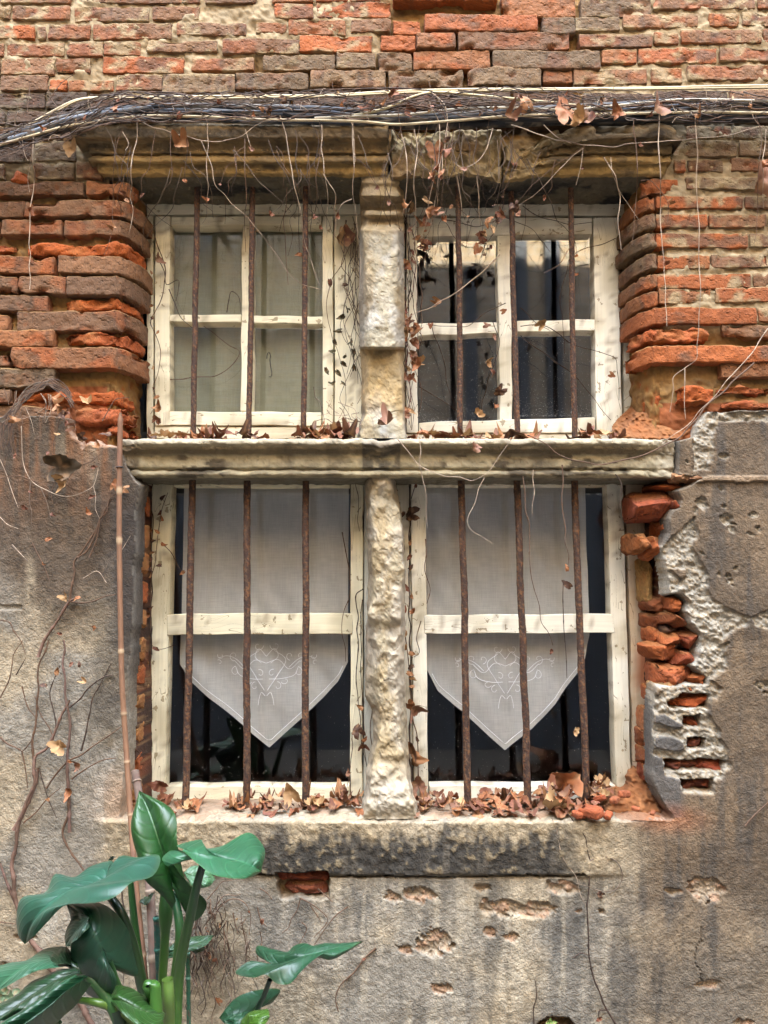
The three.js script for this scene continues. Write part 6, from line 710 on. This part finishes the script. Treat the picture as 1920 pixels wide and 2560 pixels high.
{
  const pts = [PV(301, 1032, 0.062), PV(298, 1290, 0.066), PV(301, 1535, 0.075), PV(305, 1705, 0.085), PV(316, 1880, 0.10), PV(326, 2030, 0.13), PV(336, 2170, 0.17), PV(362, 2441, 0.22), PV(376, 2640, 0.26)];
  const o = cane('bamboo_cane', 'tall thin reddish bamboo cane leaning up the wall left of the window', 'cane', pts, 0.0062, [0.095, 0.155, 0.318, 0.43, 0.52, 0.63, 0.74, 0.85, 0.93], C(136, 98, 70), C(182, 156, 122));
  mesh('twine', new THREE.TorusGeometry(0.0075, 0.0016, 6, 14).rotateX(Math.PI / 2).translate(...PV(299, 1168, 0.064).sub(o.position).toArray()), new THREE.MeshStandardMaterial({ color: 0x3a3432, roughness: 0.9 }), o);
}
cane('bamboo_cane', 'stouter grey-brown bamboo cane standing among the plant stems', 'cane', [PV(337, 1925, 0.03), PV(347, 1985, 0.05), PV(362, 2110, 0.12), PV(374, 2215, 0.17), PV(382, 2360, 0.21), PV(390, 2640, 0.27)], 0.0095, [0.1, 0.4, 0.62, 0.83], C(118, 98, 86), C(160, 140, 120));
const gr = C(36, 84, 72);
cane('plant_stake', 'dark green plant stake with a rounded tip beside the stout cane', 'stake', cz('p', [0.24], 676, 640, 682, 800, 690, 960, 698, 1250), 0.0062, [0.02, 0.3, 0.6], gr, C(60, 120, 104));
cane('plant_stake', 'thin green plant stake right of the plant stems', 'stake', cz('p', [0.16], 811, 797, 813, 900, 815, 1020, 816, 1250), 0.0045, [0.01, 0.35], C(50, 104, 78), C(120, 170, 150));
// ---------------------------------------------------------------- the big-leaved plants
const leafTex = tex(1024, (u, v) => { const a = Math.abs(u - 0.5) * 2, s = v * 9 - a * 2.4 + 0.2 * Math.sin(a * 4), f = s - Math.round(s), side = Math.exp(-f * f * 900) * 0.1 * ss(0.02, 0.12, a), fine = s * 6 - Math.round(s * 6), mid = Math.exp(-a * a * 1400) * 0.5, n = pf(u, v, 8, 4, 140), sp = pf(u, v, 80, 2, 150) > 0.8 ? 0.12 : 0; const k = 0.74 + 0.2 * n + side + mid + sp + 0.03 * Math.exp(-fine * fine * 30); return [k * (0.94 + 0.3 * mid), k, k * (0.97 - 0.2 * mid)]; }, true, 1);
const leafBump = tex(512, (u, v) => { const a = Math.abs(u - 0.5) * 2, s = v * 9 - a * 2.4 + 0.2 * Math.sin(a * 4), f = s - Math.round(s); return 0.6 - 0.4 * Math.exp(-f * f * 60) - 0.4 * Math.exp(-a * a * 300) + 0.1 * pf(u, v, 20, 3, 140); }, false, 1);
const greenM = new THREE.MeshPhysicalMaterial({ color: new THREE.Color(0.66, 0.64, 0.44), vertexColors: true, map: leafTex, bumpMap: leafBump, bumpScale: 0.0018, roughness: 0.44, clearcoat: 0.22, clearcoatRoughness: 0.38, side: THREE.DoubleSide, transmission: 0.12, thickness: 0 });
const stalkM = new THREE.MeshPhysicalMaterial({ color: new THREE.Color(0.5, 0.5, 0.5), vertexColors: true, roughness: 0.42, clearcoat: 0.3 });
function bigLeaf(o, k, mid, left, right, col, p = {}) { // three rows of points (x, y, depth) from the stalk to the tip
  const row = a => { const q = []; for (let i = 0; i < a.length; i += 3) { const w = rg[k](a[i], a[i + 1]); q.push(PV(w[0], w[1], a[i + 2])); } return new THREE.CatmullRomCurve3(q, false, 'centripetal'); };
  const cm = row(mid), c0 = row(left), c1 = row(right), N = 46, S = 26, pm = cm.getPoints(N), p0 = c0.getPoints(N), p1 = c1.getPoints(N), bow = p.bow ?? 0.018, seed = p.seed || 1, tip = p.tip || C(96, 120, 60);
  const g = surf(S, N, (u, v, i, j) => { const s = u * 2 - 1, a = Math.abs(s), e = s < 0 ? p0[j] : p1[j], w = e.distanceTo(pm[j]), b = Math.sin(a * Math.PI) * bow * Math.min(1, w / 0.05) * (p.cup || 1) + (n2(v * 7 + seed, s * 1.6 + seed, 4) - 0.5) * 0.016 * a + Math.sin(v * 22 + seed * 2 + s) * 0.003 * a * a; const q = pm[j].clone().lerp(e, a); const c = ml(mc(col, tip, ss(0.88, 1, v) * 0.5 + ss(0.955, 1, a) * 0.35), 0.86 + 0.28 * n2(v * 5 + seed, s * 3, 6)); return [q.x - o.position.x, q.y - o.position.y + b * 0.5, q.z - o.position.z + b, ...c, u, v]; });
  return mesh('leaf', g, greenM, o);
}
function stalk(o, pts, r, col, name = 'stalk') { const g = tube(pts, v => r(v) * 0.8, 60, 12, (v, a) => ml(mc(col[0], col[1], ss(0, 1, v)), 0.9 + 0.15 * n2(a * 3, v * 4, 5))); return mesh(name, g.translate(-o.position.x, -o.position.y, -o.position.z), stalkM, o); }
const G1 = C(34, 92, 74), G2 = C(40, 96, 44), G3 = C(28, 78, 66), G4 = C(44, 84, 50), dk = C(26, 62, 34), lt = C(110, 150, 50);
{
  const o = thing('leafy_plant', 'tall plant with big glossy arrow-shaped green leaves in front of the wall', 'plant', P(385, 2650, 0.3).map((v, i) => i === 1 ? 0.25 : v));
  const kB = 'p';
  // upright leaf with lobes hanging below its stalk
  bigLeaf(o, kB, [748, 525, .30, 735, 460, .30, 715, 400, .31, 695, 340, .31, 668, 250, .30, 635, 165, .28, 600, 97, .26], [748, 530, .30, 785, 655, .29, 690, 545, .33, 625, 480, .34, 590, 375, .33, 566, 240, .31, 600, 97, .26], [750, 525, .30, 835, 662, .28, 893, 585, .29, 800, 480, .32, 768, 330, .32, 750, 190, .30, 600, 97, .26], G2, { seed: 2, bow: 0.012, tip: C(70, 120, 60) });
  // wide leaf lying out to the left
  bigLeaf(o, kB, [468, 482, .40, 430, 500, .42, 370, 510, .44, 300, 530, .46, 210, 590, .48, 140, 670, .47, 110, 760, .44], [468, 478, .40, 478, 398, .34, 395, 424, .36, 320, 470, .40, 236, 458, .38, 200, 536, .42, 88, 562, .42, 72, 650, .43, 80, 735, .43, 110, 760, .44], [474, 482, .40, 515, 384, .36, 600, 388, .38, 680, 374, .40, 692, 400, .42, 655, 468, .47, 565, 497, .50, 500, 556, .52, 410, 584, .54, 290, 592, .54, 200, 664, .52, 135, 735, .48, 110, 760, .44], C(44, 102, 96), { seed: 5, bow: 0.010 });
  // wide leaf lying out to the right
  bigLeaf(o, kB, [838, 372, .38, 880, 382, .40, 940, 388, .42, 1000, 396, .43, 1060, 412, .43, 1100, 430, .42, 1130, 446, .40], [832, 366, .38, 765, 333, .33, 868, 309, .32, 882, 346, .36, 960, 335, .36, 1076, 281, .32, 1118, 310, .34, 1145, 362, .37, 1130, 446, .40], [828, 362, .38, 795, 352, .40, 735, 428, .42, 700, 392, .41, 725, 362, .40, 790, 360, .42, 840, 402, .45, 925, 463, .48, 990, 477, .49, 1060, 478, .47, 1130, 446, .40], C(50, 116, 92), { seed: 7, bow: 0.012, tip: C(84, 140, 70) });
  // leaf turned down in front, tip folded back
  bigLeaf(o, kB, [470, 832, .50, 452, 800, .51, 428, 750, .52, 400, 700, .52, 368, 650, .50, 330, 615, .46, 292, 590, .42], [468, 836, .50, 508, 925, .50, 440, 1014, .48, 385, 982, .47, 330, 912, .47, 304, 840, .47, 318, 755, .46, 305, 660, .44, 292, 590, .42], [478, 830, .50, 500, 872, .47, 592, 893, .42, 575, 790, .42, 545, 690, .43, 470, 600, .44, 365, 576, .42, 320, 578, .42, 292, 590, .42], G3, { seed: 9, bow: 0.02, tip: C(50, 110, 90) });
  bigLeaf(o, kB, [385, 645, .53, 350, 680, .53, 315, 720, .52, 285, 768, .50], [380, 640, .53, 335, 632, .50, 300, 672, .49, 278, 740, .48, 285, 768, .50], [386, 650, .53, 372, 700, .55, 330, 742, .55, 298, 770, .53, 285, 768, .50], C(64, 92, 92), { seed: 3, bow: 0.006 });
  // far left leaf, seen edge on
  bigLeaf(o, kB, [318, 850, .48, 270, 838, .50, 200, 830, .52, 120, 852, .53, 50, 900, .53, -40, 975, .52], [312, 800, .46, 262, 770, .44, 190, 782, .44, 110, 830, .46, 40, 842, .46, -60, 880, .46, -40, 975, .52], [320, 852, .48, 270, 860, .53, 205, 868, .55, 130, 888, .56, 60, 930, .56, -40, 975, .52], C(60, 120, 104), { seed: 4, bow: 0.008 });
  bigLeaf(o, kB, [315, 852, .50, 282, 845, .52, 240, 848, .53, 200, 852, .52], [312, 800, .47, 288, 772, .47, 240, 792, .48, 200, 852, .52], [316, 856, .50, 280, 846, .54, 240, 850, .54, 200, 852, .52], dk, { seed: 14, bow: 0.006 });
  // long dark leaves slanting down to the corner
  bigLeaf(o, kB, [345, 878, .54, 270, 905, .56, 190, 950, .58, 100, 1010, .60, 0, 1080, .62, -90, 1130, .64], [340, 866, .52, 250, 872, .50, 150, 918, .51, 60, 985, .54, -20, 1040, .56, -90, 1130, .64], [348, 884, .54, 270, 925, .60, 200, 985, .62, 110, 1040, .64, 20, 1090, .64, -90, 1130, .64], C(24, 66, 36), { seed: 6, bow: 0.02 });
  bigLeaf(o, kB, [385, 900, .58, 310, 960, .62, 220, 1030, .64, 120, 1100, .66, 0, 1180, .66], [370, 890, .54, 285, 930, .54, 190, 1000, .56, 80, 1070, .58, -40, 1130, .60], [400, 930, .56, 340, 1010, .58, 260, 1090, .60, 170, 1150, .62, 60, 1240, .64], C(28, 88, 64), { seed: 8, bow: 0.055 });
  // low leaf in the middle, pale stalk running into it
  bigLeaf(o, kB, [470, 1000, .50, 530, 1010, .51, 590, 1040, .51, 650, 1060, .50, 713, 1062, .48], [468, 985, .50, 512, 940, .47, 590, 962, .46, 660, 1010, .46, 713, 1062, .48], [470, 1010, .50, 530, 1060, .54, 600, 1110, .55, 680, 1120, .53, 713, 1062, .48], C(54, 98, 40), { seed: 11, bow: 0.014 });
  // paler leaves behind
  bigLeaf(o, kB, [795, 455, .18, 840, 470, .18, 890, 475, .18, 932, 482, .17], [792, 450, .18, 840, 422, .16, 900, 440, .16, 932, 482, .17], [800, 462, .18, 830, 508, .19, 890, 516, .19, 932, 482, .17], C(92, 142, 112), { seed: 12, bow: 0.006 });
  bigLeaf(o, kB, [728, 800, .20, 790, 775, .20, 860, 752, .19, 926, 722, .17], [722, 785, .20, 770, 742, .18, 850, 726, .17, 926, 722, .17], [728, 825, .20, 800, 798, .22, 880, 770, .21, 926, 722, .17], C(66, 108, 84), { seed: 13, bow: 0.006 });
  bigLeaf(o, kB, [812, 770, .19, 850, 785, .20, 895, 780, .19], [812, 768, .19, 850, 768, .18, 895, 780, .19], [812, 772, .19, 845, 802, .2, 895, 780, .19], C(60, 96, 70), { seed: 15, bow: 0.004 });
  bigLeaf(o, kB, [602, 575, .20, 632, 568, .20, 664, 538, .2], [602, 570, .20, 630, 552, .19, 664, 538, .2], [604, 582, .20, 640, 592, .21, 664, 538, .2], dk, { seed: 16, bow: 0.004 });
  bigLeaf(o, kB, [470, 396, .1, 482, 388, .1, 498, 384, .1], [470, 394, .1, 484, 380, .1, 498, 384, .1], [470, 400, .1, 482, 398, .1, 498, 384, .1], dk, { seed: 26, bow: 0.002 });
  bigLeaf(o, kB, [205, 1106, .5, 240, 1080, .5, 280, 1050, .48], [200, 1106, .5, 230, 1062, .48, 280, 1050, .48], [215, 1130, .5, 260, 1106, .52, 280, 1050, .48], C(60, 110, 76), { seed: 27, bow: 0.004 });
  // stalks
  stalk(o, cz('p', [.36, .38, .36, .34, .32], 468, 545, 520, 620, 566, 740, 600, 880, 632, 1020, 650, 1250), v => mix(0.009, 0.016, v), [dk, C(60, 110, 44)]);
  stalk(o, cz('p', [.30], 564, 495, 576, 620, 596, 800, 622, 980, 640, 1250), v => mix(0.0075, 0.013, v), [C(40, 100, 40), C(70, 120, 44)]);
  stalk(o, cz('p', [.26, .27], 712, 530, 716, 640, 710, 780, 702, 920, 706, 1250), v => mix(0.012, 0.011, v) * (1 + 0.5 * ss(0.0, 0.2, v) * (1 - ss(0.25, 0.4, v))), [C(44, 96, 36), C(90, 140, 40)]);
  stalk(o, cz('p', [.29, .31, .32], 748, 535, 770, 640, 778, 720, 765, 860, 752, 1000, 742, 1250), v => mix(0.010, 0.015, v), [C(40, 100, 60), C(96, 150, 48)]);
  stalk(o, cz('p', [.40, .40, .38, .36, .34], 876, 418, 850, 510, 822, 640, 790, 780, 768, 920, 752, 1250), v => mix(0.0085, 0.016, v), [C(22, 66, 40), C(80, 130, 44)]);
  stalk(o, cz('p', [.44, .44, .42], 724, 912, 728, 990, 728, 1106, 726, 1260), v => v < 0.02 ? 0.013 : 0.0125 + 0.002 * v, [C(130, 170, 80), C(110, 150, 50)], 'cut_stalk');
  stalk(o, cz('p', [.46, .48, .48], 655, 1000, 640, 960, 634, 935, 652, 925, 668, 938, 672, 990, 676, 1080, 682, 1250), v => 0.008 + 0.006 * v, [C(60, 110, 40), C(84, 140, 48)], 'young_shoot');
  stalk(o, cz('p', [.50, .51, .50], 338, 1002, 420, 1014, 480, 1030, 560, 1070, 640, 1160), v => mix(0.006, 0.013, v), [C(90, 130, 44), C(130, 160, 50)]);
  stalk(o, cz('p', [.49, .50, .5], 280, 838, 320, 856, 380, 900, 470, 1010, 560, 1200), v => mix(0.006, 0.013, v), [dk, C(60, 110, 44)]);
  stalk(o, cz('p', [.50, .47, .44], 474, 832, 500, 920, 540, 1020, 590, 1200), v => mix(0.006, 0.012, v), [C(60, 110, 60), C(80, 130, 44)]);
  stalk(o, cz('p', [.5], 505, 1040, 520, 1106, 530, 1250), v => 0.014, [dk, dk]);
}
{
  const o = thing('leafy_plant', 'small plant with a pointed leaf on a dark stalk, right of the tall one', 'plant', P(650, 2650, 0.25).map((v, i) => i === 1 ? 0.25 : v));
  bigLeaf(o, 'p', [1182, 856, .24, 1230, 842, .25, 1300, 815, .26, 1380, 795, .25, 1470, 772, .23, 1570, 748, .20], [1180, 850, .24, 1108, 802, .19, 1112, 770, .18, 1180, 782, .20, 1245, 792, .22, 1268, 770, .21, 1320, 757, .21, 1350, 768, .22, 1405, 756, .21, 1480, 756, .20, 1570, 748, .20], [1180, 860, .24, 1080, 834, .25, 1014, 884, .27, 1100, 906, .29, 1148, 893, .30, 1195, 932, .31, 1255, 930, .31, 1300, 880, .30, 1370, 820, .27, 1425, 830, .26, 1500, 795, .23, 1570, 748, .20], C(42, 98, 76), { seed: 31, bow: 0.008 });
  bigLeaf(o, 'p', [1115, 1042, .24, 1085, 1050, .25, 1040, 1062, .26, 990, 1075, .26, 944, 1082, .25], [1118, 1036, .24, 1180, 1010, .20, 1212, 960, .18, 1100, 962, .20, 1010, 1000, .22, 944, 1082, .25], [1116, 1045, .24, 1110, 1075, .27, 1070, 1120, .28, 1010, 1115, .28, 970, 1104, .27, 944, 1082, .25], C(44, 104, 82), { seed: 32, bow: 0.008 });
  bigLeaf(o, 'p', [1040, 1150, .32, 1070, 1110, .33, 1110, 1070, .33, 1157, 1040, .31], [1030, 1150, .32, 1045, 1085, .31, 1085, 1052, .31, 1157, 1040, .31], [1060, 1160, .32, 1125, 1130, .34, 1162, 1078, .34, 1157, 1040, .31], C(96, 142, 48), { seed: 33, bow: 0.012 });
  stalk(o, cz('p', [.27, .26, .25], 1166, 915, 1140, 985, 1112, 1045, 1095, 1130, 1080, 1260), v => mix(0.006, 0.008, v), [C(24, 58, 42), C(30, 70, 40)]);
}
// small weeds
function weed(label, k, spots, s, col) { const c = PV(...rg[k](spots[0][0], spots[0][1]), 0.06), o = thing('small_weed', label, 'weed', c.toArray()); spots.forEach(([x, y], i) => { const g = leafGeo(700 + i, false, 0.5, mc(col, C(150, 170, 130), 0.5 * h3(i, 3, 1)), 0.8), m = mesh('leaf', g, leafMat, o); m.position.copy(PV(...rg[k](x, y), 0.06 + 0.04 * h3(i, 1, 1))).sub(c); m.scale.setScalar(s * (0.8 + 0.5 * h3(i, 2, 2))); m.rotation.set(-0.5, 0, i * 2.4); }); stem2(o, spots, k, c); return o; }
function stem2(o, spots, k, c) { const p = [PV(...rg[k](spots[0][0], spots[0][1] + 40), 0.05), PV(...rg[k](spots[0][0], spots[0][1]), 0.06)]; mesh('stem', tube(p, 0.002, 6, 5, () => C(80, 100, 60)).translate(-c.x, -c.y, -c.z), M.stem, o); }
weed('small grey-green weed at the left edge under the big leaves', 'p', [[45, 990], [20, 970], [70, 965], [30, 1005], [65, 1015], [90, 985], [10, 1030], [50, 1040], [5, 990], [80, 1040], [300, 930], [322, 918]], 0.03, C(96, 124, 92));
weed('tiny bright green weed in the hole at the foot of the wall', 'c', [[720, 1095], [708, 1102], [735, 1100], [722, 1106]], 0.016, C(110, 150, 60));
// a hook of bent wire hanging inside the upper left pane
{ const p = [[1152, 720], [1155, 700], [1162, 693], [1168, 706], [1166, 725], [1170, 760], [1174, 785], [1168, 800], [1163, 796]].map(q => PV(...rg.l(...q), -0.158)); const m = mesh('wire_hook', tube(p, 0.0013, 40, 5, () => C(60, 56, 50)), M.stem); const b = p[0]; m.geometry.translate(-b.x, -b.y, -b.z); m.position.copy(b); tag(m, 'bent dark wire hook on the lower right pane of the upper left window', 'wire hook'); }
const renderer = new THREE.WebGLRenderer({ antialias: true });
renderer.setSize(768, 1024); renderer.toneMapping = THREE.LinearToneMapping; renderer.toneMappingExposure = EXPOSURE;
renderer.shadowMap.enabled = true; renderer.shadowMap.type = THREE.PCFSoftShadowMap;
renderer.render(scene, camera);
